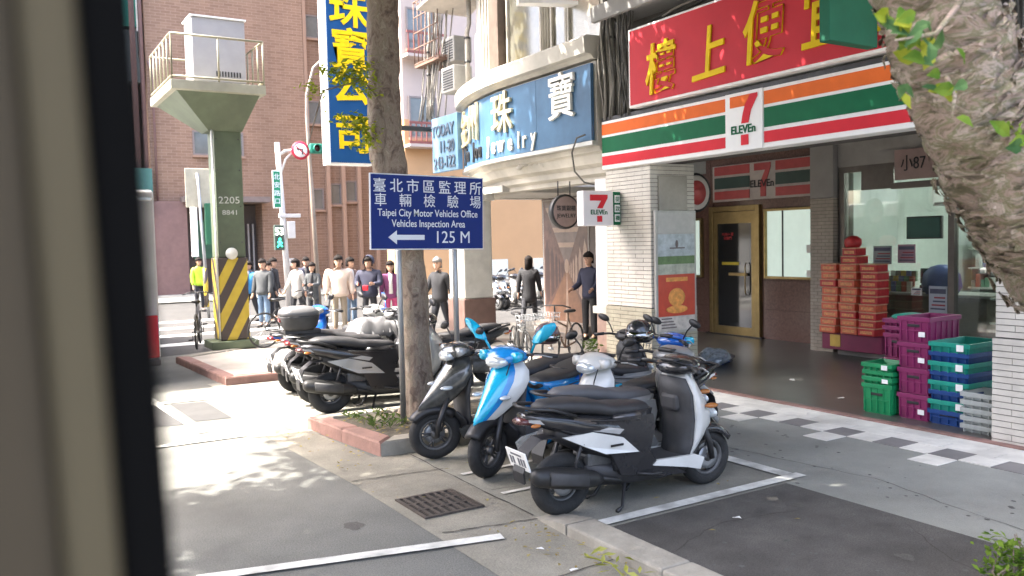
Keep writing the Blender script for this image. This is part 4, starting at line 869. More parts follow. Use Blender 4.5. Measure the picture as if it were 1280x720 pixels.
    if windscreen:
        mb = MB(); rr = []
        for z, x, hw in ((1.02, .5, .14), (1.15, .45, .15), (1.27, .39, .1)): rr.append([(x-.08*u*u, hw*u, z) for u in (-1, -.5, 0, .5, 1)]+[(x-.006-.08*u*u, hw*u, z) for u in (1, .5, 0, -.5, -1)])
        mb.loft(rr); L(mb, 'windscreen', M('smoked_screen', (.06, .06, .07), .1, coat=.5))
    for s_ in (-1, 1):
        mb = MB(); mb.tube([(.37, s_*.14, 1.02), (.33, s_*.24, 1.035), (.29, s_*.32, 1.03)], .013, 7); mb.tube([(.298, s_*.30, 1.032), (.25, s_*.405, 1.02)], [.02, .019], 9); L(mb, 'handle_grip', black)
        mb = MB(); mb.tube([(.37, s_*.26, 1.03), (.36, s_*.33, 1.035), (.33, s_*.41, 1.02)], .007, 5); L(mb, 'brake_lever', steel)
        if not mirrors: continue
        q_ = mirrors; mb = MB(); mb.tube([(.36, s_*.22, 1.05), (.37, s_*.27, 1.14), (.38, s_*.33, 1.2)], .008*q_, 6); mb.loft([[(.38+dx, s_*(.37+w_*q_*cos(a)), 1.225+h_*q_*sin(a)+.05*q_*cos(a)*(q_ > 1)+.02*cos(a)*s_*(q_ <= 1)) for a in [2*pi*j/14 for j in range(14)]] for dx, w_, h_ in ((-.012, .07, .038), (0, .085, .044), (.02, .066, .032), (.034, .02, .010))]); L(mb, 'mirror', mirror_m)
    mb = MB()
    for s_ in (-1, 1): mb.tube([(.36, s_*.2, 1.03), (.50, s_*.13, 1.0), (.52, s_*.09, .86), (fx-.08, s_*.09, .5), (fx-.02, s_*.1, .28)], .0055, 5)
    mb.tube([(.34, .22, 1.04), (.27, .12, 1.08), (.28, -.08, 1.07), (.36, -.2, 1.04)], .005, 5); L(mb, 'cables', black)
    mb = MB(); mb.lathe([(.001, 0), (.02, 0), (.022, .008), (.001, .012)], 12, 0, Matrix.Translation((.345, .1, .86)) @ Matrix.Rotation(radians(-90), 4, 'Y')); mb.build('key_lock', steel, t, False)
    for s_ in (-1, 1):
        mb = MB(); mb.tube([(-.06, s_*.158, .52), (-.02, s_*.152, .62), (.05, s_*.14, .69)], .004, 4); mb.tube([(-.5, s_*.165, .715), (-.25, s_*.177, .69), (-.02, s_*.158, .66)], .004, 4); L(mb, 'panel_seam', darkmetal)
        mb = MB(); mb.box(-.36, -.25, s_*.184-.002, s_*.184+.002, .50, .518, 0, .001); L(mb, 'badge', second)
        mb = MB(); mb.tube([(-.12, s_*.17, .262), (-.02, s_*.215, .25), (.06, s_*.22, .25)], .012, 6); L(mb, 'footpeg', darkmetal)
    # floor, underside and the column below the seat
    mb = MB(); mb.prism([(-.14, .255), (.36, .255), (.40, .31), (.37, .325), (-.1, .325), (-.14, .30)], -.165, .165, 'y'); L(mb, 'floorboard', inner)
    for s_ in (-1, 1): mb = MB(); mb.prism([(.02, .30), (.34, .235), (.46, .20), (.50, .29), (.42, .325), (.06, .335)], s_*.15, s_*.178, 'y'); L(mb, 'floor_skirt', skirt or main); 
    mb = MB(); mb.loft([sring(-.5, .30, .10, .1, 3), sring(-.2, .25, .14, .09, 3), sring(.1, .215, .15, .06, 3), sring(.38, .22, .12, .05, 3)]); L(mb, 'underside', black)
    mb = MB(); mb.loft([[(x, y*hw, z) for x, y in ((-.12+dx, -1), (-.03+dx, -.8), (.0+dx, 0), (-.03+dx, .8), (-.12+dx, 1), (-.3, 1), (-.3, -1))] for z, hw, dx in ((.30, .15, -.03), (.42, .155, -.03), (.56, .16, .0), (.68, .165, .06), (.735, .15, .09))]); L(mb, 'seat_column', second)
    # rear body and side panels
    mb = MB(); mb.loft([sring(-.06, .57, .15, .13, 3), sring(-.3, .60, .175, .13, 3), sring(-.55, .665, .17, .10, 3), sring(-.8, .735, .125, .065, 2.8), sring(-.96, .775, .065, .035, 2.6)]); L(mb, 'rear_body', tail_m)
    for s_ in (-1, 1):
        mb = MB(); poly = [(-.72, .612), (-.50, .632), (-.25, .56), (-.11, .43), (-.40, .455), (-.56, .53)]
        o_ = .17; poly3 = [(x, s_*(o_+.012-.00*abs(x)-max(0, -x-.45)*.16), z) for x, z in poly]; in3 = [(x, s_*(abs(y)-.02), z) for x, y, z in poly3]
        n = len(poly); mb.add(poly3+in3, [tuple(range(n)), tuple(range(2*n-1, n-1, -1))]+[(i, (i+1) % n, n+(i+1) % n, n+i) for i in range(n)]); L(mb, 'side_panel', main)
        mb = MB(); pl2 = [(-.95, .765), (-.70, .735), (-.46, .685), (-.24, .62), (-.28, .588), (-.52, .645), (-.95, .745)]; q3 = [(x, s_*(.182-max(0, -x-.45)*.2), z) for x, z in pl2]; i3 = [(x, s_*(abs(y)-.02), z) for x, y, z in q3]; n = 7
        mb.add(q3+i3, [tuple(range(n)), tuple(range(2*n-1, n-1, -1))]+[(i, (i+1) % n, n+(i+1) % n, n+i) for i in range(n)]); L(mb, 'tail_trim', accent)
    mb = MB(); mb.loft([sring(-.04, .43, .13, .12, 3), sring(-.25, .45, .135, .10, 3), sring(-.5, .53, .12, .09, 3), sring(-.74, .64, .09, .06, 3)]); L(mb, 'inner_fairing', black)
    for s_ in (-1, 1): mb = MB(); mb.prism([(.03, .70), (-.46, .71), (-.50, .52), (-.34, .44), (-.26, .27), (.12, .20), (.34, .19), (.20, .265), (.06, .325), (.0, .42), (.05, .60)], s_*.128, s_*.166, 'y'); L(mb, 'side_fairing', second)
    # seat: two humps
    mb = MB(); mb.loft([sring(.07, .70, .07, .03, 2.4), sring(.03, .735, .115, .045, 2.6), sring(-.12, .745, .14, .05, 2.8), sring(-.3, .755, .15, .055, 2.8), sring(-.42, .79, .15, .06, 2.8), sring(-.6, .82, .14, .055, 2.8), sring(-.78, .835, .105, .045, 2.6), sring(-.86, .835, .05, .02, 2.4)]); L(mb, 'seat', seat)
    mb = MB(); mb.tube([(-.62, .15, .76), (-.8, .15, .83), (-.95, .12, .85), (-.99, 0, .855), (-.95, -.12, .85), (-.8, -.15, .83), (-.62, -.15, .76)], .014, 7); L(mb, 'grab_rail', darkmetal)
    mb = MB(); mb.loft([sring(-.93, .745, .085, .035, 2.6), sring(-1.0, .745, .06, .022, 2.4)]); L(mb, 'tail_light', tl or taillight)
    for s_ in (-1, 1): mb = MB(); mb.ell((-.91, s_*.10, .72), (.04, .018, .015)); L(mb, 'rear_indicator', amber)
    # mudguard, plate
    mb = MB(); mb.loft([[(x, y, z) for y in (-.07, .07)]+[(x+.012, y, z+.01) for y in (.07, -.07)] for x, z in ((-.72, .60), (-.86, .60), (-.95, .53), (-1.0, .38), (-.99, .30))], 0, True, None, False); L(mb, 'mudguard', black)
    if plate:
        mb = MB(); X = Matrix.Translation((-.995, 0, .47)) @ Matrix.Rotation(radians(-17), 4, 'Y'); mb.box(-.006, .004, -.13, .13, -.075, .075, 0, .003, X); pl_ = L(mb, 'number_plate', plate_m)
        mb = MB(); [mb.box(-.0085, -.0065, -.1+k*.035, -.078+k*.035, -.04, .02, 0, 0, X) for k in range(6) if k != 3]; mb.box(-.0085, -.0065, -.07, .07, .035, .05, 0, 0, X); mb.build('plate_marks', M('plate_ink', (.12, .12, .14), .5), pl_, False, kind='stuff')
    # drive side: engine case, muffler on the right, shocks, stands
    mb = MB(); mb.loft([sring(-.74, .26, .05, .09, 3), sring(-.55, .27, .06, .10, 3), sring(-.3, .29, .07, .1, 3), sring(-.1, .29, .06, .07, 3)], X=Matrix.Translation((0, .12, 0))); mb.lathe([(.001, -.02), (.085, -.02), (.09, 0), (.07, .02), (.001, .02)], 16, 0, Matrix.Translation((-.25, .19, .29)) @ Matrix.Rotation(radians(90), 4, 'X')); mb.box(-.5, -.12, -.1, .1, .33, .46, 0, .03); L(mb, 'engine', engine)
    mb = MB(); mb.loft([[(x, -.155+rr*cos(a), z+rr*1.1*sin(a)) for a in [2*pi*j/14 for j in range(14)]] for x, z, rr in ((-.98, .37, .035), (-.95, .365, .06), (-.85, .35, .072), (-.6, .30, .072), (-.48, .28, .055), (-.42, .27, .025))]); mb.tube([(-.44, -.15, .275), (-.25, -.12, .22), (-.1, -.03, .24)], .02, 7); L(mb, 'muffler', muffler_m)
    mb = MB(); mb.loft([[(x, -.228+.012*sin(b), z+.05*cos(b)) for b in [2*pi*j/8 for j in range(8)]] for x, z in ((-.88, .36), (-.58, .30))]); L(mb, 'heat_shield', matt)
    for s_ in (-1, 1):
        mb = MB(); mb.tube([(-.66, s_*.135, .27), (-.56, s_*.14, .60)], .014, 6)
        pts = [(-.645+.085*f+.0, s_*.137+.026*cos(f*38), .32+.25*f+.026*sin(f*38)*.3) for f in [k/44 for k in range(45)]]; mb.tube(pts, .006, 4); L(mb, 'shock_absorber', darkmetal)
    mb = MB(); mb.tube([(-.18, -.1, .22), (-.26, -.17, .03), (-.32, -.19, .012)], [.014, .012, .016], 6); mb.tube([(-.18, .1, .22), (-.26, .17, .03), (-.32, .19, .012)], [.014, .012, .016], 6); mb.tube([(-.2, -.11, .18), (-.2, .11, .18)], .012, 6); L(mb, 'centre_stand', darkmetal)
    if topcase:
        mb = MB(); mb.box(-1.0, -.62, -.1, .1, .86, .90); L(mb, 'rack', darkmetal)
        mb = MB(); mb.loft([[(x, y, z) for x, y in [(-.84+hx*math.copysign(abs(cos(a))**.55, cos(a)), hy*math.copysign(abs(sin(a))**.55, sin(a))) for a in [2*pi*j/20 for j in range(20)]]] for z, hx, hy in ((.9, .15, .14), (.94, .185, .185), (1.05, .21, .215), (1.07, .212, .22))]); L(mb, 'top_case', topcase)
        mb = MB(); mb.loft([[(x, y, z) for x, y in [(-.84+hx*math.copysign(abs(cos(a))**.55, cos(a)), hy*math.copysign(abs(sin(a))**.55, sin(a))) for a in [2*pi*j/20 for j in range(20)]]] for z, hx, hy in ((1.073, .214, .222), (1.12, .205, .212), (1.16, .16, .17), (1.175, .08, .09))]); L(mb, 'top_case_lid', M('case_lid', (.13, .13, .135), .4))
        mb = MB(); mb.box(-1.058, -1.03, -.07, .07, 1.0, 1.04, 0, .006); L(mb, 'case_reflector', taillight)
    if box:   # open wire basket in front
        mb = MB()
        for k in range(9): mb.tube([(.52, -.16+k*.04, .82), (.56, -.18+k*.045, 1.02)], .004, 4)
        for z_, e in ((.82, 0), (.92, .02), (1.02, .04)): mb.tube([(.46, -.17-e/2, z_), (.54+e, -.17-e/2, z_), (.54+e, .17+e/2, z_), (.46, .17+e/2, z_)], .005, 4)
        L(mb, 'basket', steel)
    return t
pearl = M('scooter_white', (.66, .66, .63), .28, var=.06, coat=.4, dirt=.25, scale=7); silver = M('scooter_silver', (.40, .41, .41), .25, .3, var=.1, coat=.5)
cyan = M('scooter_cyan', (.01, .40, .62), .2, var=.1, coat=.6); royal = M('scooter_blue', (.015, .12, .50), .2, var=.12, coat=.6); greym = M('scooter_grey', (.20, .205, .205), .3, var=.08, coat=.3)
darksil = M('scooter_graphite', (.06, .062, .06), .2, .2, var=.6, scale=11, coat=.7)
H = pi
# right-hand cluster in the near bay
make_scooter('white and black scooter seen from its side, nearest of the row', (4.33, 5.17, .006), radians(-2), pearl, panelblack, silver, scale=1.1, inner=matt, tail_m=panelblack, mirrors=0, tl=M('smoked_lens', (.10, .035, .035), .15, coat=.5))
make_scooter('blue and white striped scooter facing the road with blue mirrors', (4.37, 6.62, .006), radians(197), pearl, M('scooter_azure', (.012, .22, .56), .2, var=.12, coat=.6), cyan, scale=1.12, lamp='bar', steer=.12, stripes=True, mirror_m=cyan, tail_m=royal, sport=True, fender=black, mirrors=1.5)
make_scooter('graphite and silver scooter facing the road beside the sign pole', (4.3, 7.22, .006), radians(176), darksil, panelblack, silver, scale=1.1, lamp='bar', steer=-.2, sport=True, fender=black)
make_scooter('grey scooter with a grey seat right beside the white and black scooter', (4.72, 5.6, .006), radians(3), silver, greym, greym, scale=1.1, seat=M('seat_grey', (.10, .10, .105), .6), inner=greym, tail_m=greym, plate=False, mirrors=0)
make_scooter('white scooter facing the road in the gap behind the grey seat', (4.98, 5.97, .006), radians(183), pearl, panelblack, pearl, scale=1.06, lamp='bar', tail_m=panelblack, plate=False)
make_scooter('royal blue scooter half hidden behind the blue and white one', (5.7, 6.72, .006), radians(-4), royal, greym, cyan, scale=1.06, lamp='bar', sport=True, mirror_m=black, plate=False)
make_scooter('dark scooter with wire basket at the back of the near row', (5.85, 7.45, .009), radians(12), panelblack, black, silver, scale=1.02, box=True, plate=False)
# left-hand cluster beyond the planter
make_scooter('black scooter with pale side panel, nearest beyond the planter', (4.28, 10.0, .007), radians(-3), silver, panelblack, silver, scale=1.18, tail_m=panelblack, steer=.1, skirt=black, tl=M('smoked_lens', (.1, .03, .03)))
make_scooter('black scooter with big grey top case beyond the planter', (4.36, 10.6, .007), radians(-9), panelblack, black, silver, scale=1.2, topcase=matt)
make_scooter('silver scooter with pale cover beyond the top case scooter', (4.45, 11.25, .007), radians(-6), silver, greym, royal, scale=1.16, lamp='bar', skirt=black, mirror_m=royal, tl=M('smoked_lens', (.1, .03, .03)))
make_scooter('white scooter last but one in the second row', (4.4, 11.85, .007), radians(2), pearl, panelblack, royal, scale=1.16, lamp='bar')
make_scooter('dark blue scooter with a white headlamp at the far end of the second row', (4.7, 12.5, .007), radians(182), royal, panelblack, silver, scale=1.16, lamp='bar')
make_scooter('dark scooter deep behind the street tree', (5.5, 10.9, .007), radians(170), panelblack, black, silver, scale=1.08, lamp='bar', steer=.3)
# helmets hung on the scooters
for x, y, z, mt, lb in ((5.55, 6.55, 1.12, M('helmet_black', (.03, .03, .033), .2, coat=.6), 'round black helmet resting on the dark scooter behind the blue mirror'), (5.1, 7.55, 1.05, M('helmet_plum', (.12, .06, .075), .3, coat=.4), 'small plum coloured helmet behind the graphite scooter')):
    t = thing('helmet', lb, 'helmet', (x, y, z-.1)); mb = MB(); mb.lathe([(.105, -.07), (.135, -.02), (.14, .04), (.12, .10), (.07, .145), (.001, .16)], 20, 0, Matrix.Translation((x, y, z))); mb.build('shell', mt, t)
    mb = MB(); mb.loft([[(x+rr*cos(a), y+rr*sin(a), z+zz) for a in [pi*.9+pi*.9*j/10 for j in range(11)]]+[(x+(rr-.008)*cos(a), y+(rr-.008)*sin(a), z+zz) for a in [pi*.9+pi*.9*j/10 for j in range(10, -1, -1)]] for rr, zz in ((.148, -.04), (.152, .04))], 0); mb.build('visor', glass_mat('visor_%d' % int(x*10), (.2, .2, .22), .6), t)
t = thing('rain_cover', 'crumpled silver grey rain cover lying over the scooter seats', 'cover', (4.6, 11.35, .95))
mb = MB(); rings = []
for i in range(15):
    u = -1+2*i/14; rings.append([(4.65+u*.36, 11.35+v*.3, 1.03+.07*noise.noise((u*3, v*3, 5))+.05*noise.noise((u*9, v*8, 2))-.22*max(abs(u), abs(v))**4-.01*k) for k, vs in ((0, [-1+2*j/12 for j in range(13)]), (1, [1-2*j/12 for j in range(13)])) for v in vs])
mb.loft(rings); mb.build('cloth', M('cover_silver', (.12, .12, .125), .45, var=.15), t)
# row of scooters in the side street
far0 = make_scooter('white scooter in the sunny row seen through the arcade', (12.9, 22.6, 0), radians(-80), pearl, panelblack, silver, group='scooters parked in the sunny side street', scale=1.05)
fl = ['nearest to the column in the sunny row', 'second from the column in the sunny row', 'third from the column in the sunny row', 'fourth from the column in the sunny row', 'fifth from the column, behind the walking figure']
for i in range(5):
    c_ = copy_tree(far0); c_.location = (13.35+i*.62, 22.75+rnd(-.15, .15)+i*.25, 0); c_.rotation_euler = (0, 0, radians(-80+rnd(-8, 8))); c_['label'] = 'white scooter '+fl[i]
far0['label'] = 'white scooter at the very edge of the column in the sunny row'

# ------------------------------------------------------------------ bicycles
def make_bicycle(label, loc, rz, mt, basket=True, scale=1):
    t = thing('bicycle', label, 'bicycle', loc, rz, 'bicycles left on the pavement', scale)
    L = lambda mb, nm, m_: mb.build(nm, m_, t, False)
    for x in (-.5, .5):
        X = Matrix.Translation((x, 0, .33)) @ Matrix.Rotation(radians(90), 4, 'X'); mb = MB()
        mb.loft([[((.315+.018*cos(b))*cos(a), (.315+.018*cos(b))*sin(a), .018*sin(b)) for b in [2*pi*j/6 for j in range(6)]] for a in [2*pi*i/28 for i in range(29)]], 0, False, X); w_ = L(mb, 'wheel', rubber)
        mb = MB(); [mb.tube([(0, 0, .02 if k % 2 else -.02), (.3*cos(k*pi/8), .3*sin(k*pi/8), 0)], .0025, 3, 0, False, X) for k in range(16)]; mb.lathe([(.001, -.04), (.022, -.04), (.022, .04), (.001, .04)], 8, 0, X); mb.build('spokes', steel, w_, False, kind='stuff')
    mb = MB()
    for a, b_ in (((-.5, 0, .33), (-.05, 0, .28)), ((-.5, 0, .33), (-.18, 0, .78)), ((-.05, 0, .28), (-.2, 0, .85)), ((-.05, 0, .28), (.36, 0, .70)), ((-.15, 0, .62), (.35, 0, .78)), ((.33, 0, .9), (.42, 0, .6)), ((.42, 0, .6), (.5, 0, .33))): mb.tube([a, b_], .016, 7)
    L(mb, 'frame', mt)
    mb = MB(); mb.tube([(.3, -.28, .98), (.34, -.15, 1.02), (.34, .15, 1.02), (.3, .28, .98)], .012, 6); mb.tube([(.34, 0, 1.02), (.33, 0, .88)], .014, 6); L(mb, 'handlebar', black)
    mb = MB(); mb.loft([sring(-.34, .88, .08, .03), sring(-.2, .88, .07, .028), sring(-.06, .885, .02, .018)]); L(mb, 'saddle', black)
    mb = MB(); mb.tube([(-.05, -.1, .28), (-.05, .1, .28)], .012, 6); mb.tube([(-.05, .1, .28), (.03, .1, .13)], .01, 5); mb.tube([(-.05, -.1, .28), (-.13, -.1, .43)], .01, 5); mb.box(-.01, .07, .1, .18, .11, .14); mb.box(-.17, -.09, -.18, -.1, .42, .45); L(mb, 'pedals', darkmetal)
    if basket:
        mb = MB()
        for k in range(8): mb.tube([(.48, -.14+k*.04, .68), (.50, -.17+k*.0485, .92)], .004, 4); mb.tube([(.72, -.14+k*.04, .70), (.78, -.17+k*.0485, .93)], .004, 4)
        for z_, e in ((.69, 0), (.77, .012), (.85, .024), (.92, .035)): mb.tube([(.48, -.14-e, z_), (.72+e*1.6, -.14-e, z_), (.72+e*1.6, .14+e, z_), (.48, .14+e, z_), (.48, -.14-e, z_)], .005, 4)
        L(mb, 'basket', steel)
    return t
make_bicycle('dark bicycle leaning by the right side of the striped pillar', (4.95, 16.5, .13), radians(12), darkmetal, False, 1.05)
make_bicycle('old bicycle seen end on at the left of the striped pillar', (3.45, 17.6, .13), radians(75), darkmetal, False, 1.05)
make_bicycle('bicycle with a wire basket parked by the jewellery arcade', (7.3, 11.6, .01), radians(-110), darkmetal, True)
make_bicycle('second basket bicycle leaning against the white pier', (8.1, 11.5, .01), radians(-150), M('bike_brown', (.14, .09, .06), .4), True)
# ------------------------------------------------------------------ people
def skin_mesh(name, verts, edges, mats, sub=1, root=0):
    """verts: (x,y,z,rx,ry); one continuous surface grown round a skeleton"""
    me = bpy.data.meshes.new(name); me.from_pydata([v[:3] for v in verts], edges, []); o = bpy.data.objects.new(name, me); COL.objects.link(o)
    md = o.modifiers.new('skin', 'SKIN'); md.use_smooth_shade = True; md.branch_smoothing = .3
    for i, v in enumerate(verts):
        s_ = me.skin_vertices[0].data[i]; s_.radius = (v[3], v[4] if len(v) > 4 else v[3]); s_.use_root = (i == root)
    if sub: sm = o.modifiers.new('sub', 'SUBSURF'); sm.levels = sub; sm.render_levels = sub
    out = bpy.data.meshes.new_from_object(o.evaluated_get(bpy.context.evaluated_depsgraph_get())); bpy.data.objects.remove(o); out.name = name
    out.materials.clear(); out.materials.append(mats); return out
skinm = M('skin', (.48, .29, .20), .55, var=.08); hairm = M('black_hair', (.016, .013, .012), .85, var=.3, spec=.15); greyhair = M('grey_hair', (.16, .15, .145), .6, var=.3)
eyem = M('eye_dark', (.02, .015, .012), .3); lipm = M('lip', (.36, .15, .12), .5); shoem = M('shoe_dark', (.03, .028, .027), .6); shoew = M('shoe_pale', (.5, .48, .45), .6)
jeans = M('jeans_blue', (.09, .14, .21), .85, var=.2, bump=.3); trous = M('trousers_dark', (.025, .026, .032), .85, var=.25, bump=.3)
def person(label, loc, rz, H=1.7, top=None, legs=trous, hair=hairm, coat=.0, stride=0, arm=(0, 0), elbow=(15, 15), lean=0, hood=False, longhair=False, shoe=shoem, group=None, headturn=0, bulk=1.08, held=None, extra=None, mask=False, shirt=None):
    """faces -Y locally; arm angles swing forward in degrees (right, left)"""
    t = thing('person', label, 'person', loc, rz, group, H/1.72)
    hipz, kz, az = .90, .48, .085
    def leg(s_, sw):
        a = radians(sw); hx = s_*.095; k = Vector((hx*1.05, -sin(a)*.42, hipz-cos(a)*.42)); bend = radians(max(0, -sw)*.9)
        an = k+Vector((0, -sin(a-bend)*.40, -cos(a-bend)*.40)); return Vector((hx, 0, hipz)), k, an
    legsP = [leg(-1, stride), leg(1, -stride)]
    dz = .085-min(l[2].z for l in legsP); up = Vector((0, 0, dz))
    ly = -radians(lean); sh = Vector((0, sin(ly)*.5, 1.42*1)); 
    pel = Vector((0, 0, .94))+up; wai = Vector((0, .012+sin(ly)*.12, 1.07))+up; che = Vector((0, .01+sin(ly)*.3, 1.27))+up; nb = Vector((0, .02+sin(ly)*.45, 1.44))+up; nt_ = Vector((0, .0+sin(ly)*.5, 1.53))+up
    arms = []
    for s_, a_, e_ in ((-1, arm[0], elbow[0]), (1, arm[1], elbow[1])):
        S = Vector((s_*.168*bulk, .02+sin(ly)*.42, 1.385))+up; a = radians(a_); el = S+Vector((s_*.035, -sin(a)*.28, -cos(a)*.28)); b_ = a+radians(e_)
        inn = -.10 if e_ > 60 else .0
        wr = el+Vector((s_*(.015+inn), -sin(b_)*.25, -cos(b_)*.25)); arms.append((S, el, wr, (wr-el).normalized()))
    # body: neck, arms, legs and hands in one surface
    V = []; E = []
    def add(p, r, par=None, r2=None): V.append((*p, r, r2 or r)); i = len(V)-1; E.append((par, i)) if par is not None else None; return i
    i0 = add(pel, .13, None, .10); i1 = add(wai, .12, i0, .09); i2 = add(che, .135, i1, .095); i3 = add(nb, .065, i2); add(nt_, .052, i3)
    for S, el, wr, d in arms:
        a = add(S, .052, i2); b_ = add(el, .040, a); c_ = add(wr, .027, b_); pm = add(wr+d*.07, .030, c_, .016)
        side = d.cross(Vector((0, 0, 1)))
        side = side.normalized() if side.length > .1 else Vector((0, 1, 0)); fw = Vector((0, -1, 0)) if abs(d.y) < .7 else Vector((0, 0, -1))
        for k in range(4):
            q = wr+d*.10+fw*((k-1.5)*.019); f1 = add(q, .009, pm); add(q+d*(.042, .05, .047, .036)[k]+side*.012, .0075, f1)
        th = add(wr+d*.05+fw*-.038, .010, c_); add(wr+d*.095+fw*-.052, .008, th)
    for h_, k, an in legsP:
        h2 = h_+up; a = add(h2, .075, i0); b_ = add(k+up, .055, a); c_ = add(an+up, .04, b_); add(an+up+Vector((0, -.13, -.05)), .032, c_)
    link('body', skin_mesh('body', V, E, skinm), t, False)
    # clothes follow the same skeleton
    def cloth(parts, nm, mt, r): link(nm, skin_mesh(nm, *r, mt), t, False)
    V = []; E = []
    b00 = add(pel-Vector((0, 0, .13+coat*.6)), .172*bulk+coat*.14, None, .14*bulk+coat*.12); b0 = add(pel-Vector((0, 0, .03+coat*.3)), .168*bulk, b00, .135*bulk); b1 = add(wai, .155*bulk, b0, .125*bulk); b2 = add(che, .165*bulk, b1, .125*bulk); b3 = add(nb-Vector((0, 0, .02)), .09, b2); add(nb+Vector((0, -.005, .05)), .072, b3)
    for S, el, wr, d in arms: a = add(S, .072*bulk, b2); b_ = add(el, .062*bulk, a); add(wr+d*.005, .048, b_)
    link('jacket', skin_mesh('jacket', V, E, top), t, False)
    if shirt is None: shirt = random.choice((shirt_w, shirt_g, jk_black, None))
    if shirt:
        mb = MB(); rws = []
        for z_, w_, y_ in ((wai.z-.12, .05, .128*bulk), (wai.z, .045, .128*bulk), (che.z, .04, .134*bulk), (nb.z-.06, .05, .108*bulk), (nb.z+.0, .045, .085)):
            c_ = pel.lerp(nb, (z_-pel.z)/(nb.z-pel.z)); rws.append([(c_.x-w_, c_.y-y_+.012, z_), (c_.x, c_.y-y_-.004, z_), (c_.x+w_, c_.y-y_+.012, z_), (c_.x+w_, c_.y-y_+.03, z_), (c_.x-w_, c_.y-y_+.03, z_)])
        mb.loft(rws); mb.build('shirt', shirt, t, False)
    V = []; E = []; bb = add(wai-Vector((0, 0, .02)), .135, None, .10); b0 = add(pel+Vector((0, 0, .0)), .145, bb, .115)
    for h_, k, an in legsP: a = add(h_+up-Vector((0, 0, .04)), .092, b0); b_ = add(k+up, .072, a); add(an+up+Vector((0, 0, .02)), .062, b_)
    link('trousers', skin_mesh('trousers', V, E, legs), t, False)
    for h_, k, an in legsP:
        q = an+up; mb = MB(); mb.loft([[(q.x+w_*cos(a), q.y+y, max(.004, q.z-.045+h2*sin(a))) for a in [2*pi*j/10 for j in range(10)]] for y, w_, h2 in ((.075, .02, .02), (.06, .04, .045), (0, .045, .06), (-.09, .048, .04), (-.16, .04, .03), (-.185, .015, .012))]); mb.build('shoe', shoe, t, False)
    # head with a face
    hc = nt_+Vector((0, -.015, .082)); X = Matrix.Translation(hc) @ Matrix.Rotation(headturn, 4, 'Z')
    rings = []
    for z, w_, f, bk in ((-.115, .030, .060, .0), (-.10, .046, .084, .03), (-.07, .060, .092, .055), (-.035, .068, .093, .078), (.0, .073, .092, .088), (.04, .075, .092, .094), (.08, .068, .08, .085), (.108, .045, .05, .055), (.118, .015, .018, .02)):
        rings.append([(w_*sin(a), -(f if cos(a) > 0 else bk)*cos(a), z) for a in [2*pi*j/16 for j in range(16)]])
    X = X @ Matrix.Scale(1.1, 4); mb = MB(); mb.loft(rings, 0, True, X); mb.loft([[(x*w_, -.088-y, z) for x, y in ((-1, 0), (-.4, .8*d_), (0, d_), (.4, .8*d_), (1, 0))] for z, w_, d_ in ((.02, .008, .006), (-.01, .011, .016), (-.03, .016, .024), (-.04, .012, .006))], 0, True, X)
    for s_ in (-1, 1): mb.ell((s_*.076, .008, -.008), (.012, .02, .032), 0, 8, 6, X)
    hd = mb.build('head', skinm, t, False)
    mb = MB()
    for s_ in (-1, 1): mb.ell((s_*.03, -.087, .008), (.013, .008, .006), 0, 8, 5, X); mb.box(s_*.03-.017, s_*.03+.017, -.098, -.088, .026, .031, 0, 0, X)
    mb.build('eyes', eyem, hd, False, kind='stuff')
    mb = MB()
    if mask: mb.loft([[(.062*sin(a)*q, -.096*cos(a)*q-.004, z) for a in [-1.2+2.4*j/8 for j in range(9)]]+[(.055*sin(a)*q, -.088*cos(a)*q, z) for a in [1.2-2.4*j/8 for j in range(9)]] for z, q in ((-.095, .9), (-.05, 1.08), (-.02, 1.05))], 0, True, X); mb.build('face_mask', signwhite, hd, False)
    else: mb.ell((0, -.088, -.066), (.022, .007, .006), 0, 8, 5, X); mb.build('mouth', lipm, hd, False)
    mb = MB(); rr = []
    for z, g in ((-.08, .0), (-.02, .02), (.022, .012), (.03, .016), (.07, .02), (.105, .016), (.128, .012), (.138, .004)):
        row = []
        for j in range(16):
            a = 2*pi*j/16; w_ = .088 if z < .09 else .066 if z < .12 else .03
            f = .106 if z > .028 else -.02; bkk = .112 if z < .1 else .07 if z < .12 else .03
            if z > .09: f = .072 if z < .12 else .02
            c_ = cos(a); y = -f*c_ if c_ > 0 else -bkk*c_
            if c_ > .25 and z < .026: y = -.0
            row.append((w_*sin(a)*(1+.05*sin(j*3.7)), y, z if not (longhair and z < -.05) else -.17))
        rr.append(row)
    mb.loft(rr, 0, True, X); mb.build('hair', hair, hd, False)
    if hood:
        mb = MB(); rr = []
        for u in range(9):
            a = -pi*.62+pi*1.24*u/8; rr.append([(.105*sin(a), y, .02+.135*cos(a)-(.02 if y < 0 else 0)) for y in (-.07, 0, .07, .115)]+[(.09*sin(a), y, .02+.12*cos(a)) for y in (.1, .06, 0, -.06)])
        mb.loft(rr, 0, True, X); mb.build('hood', top, t, False)
    return t, arms
shirt_w = M('shirt_white', (.62, .60, .57), .8); shirt_g = M('shirt_grey', (.24, .24, .25), .8)
G = 'people waiting at the crossing'
hv = M('hi_vis_yellow', (.55, .80, .05), .6, var=.1, emit=0); jk_grey = M('jacket_charcoal', (.05, .055, .058), .85, var=.2, bump=.4, bscale=30); jk_black = M('jacket_black', (.022, .022, .025), .85, var=.25, bump=.4, bscale=30)
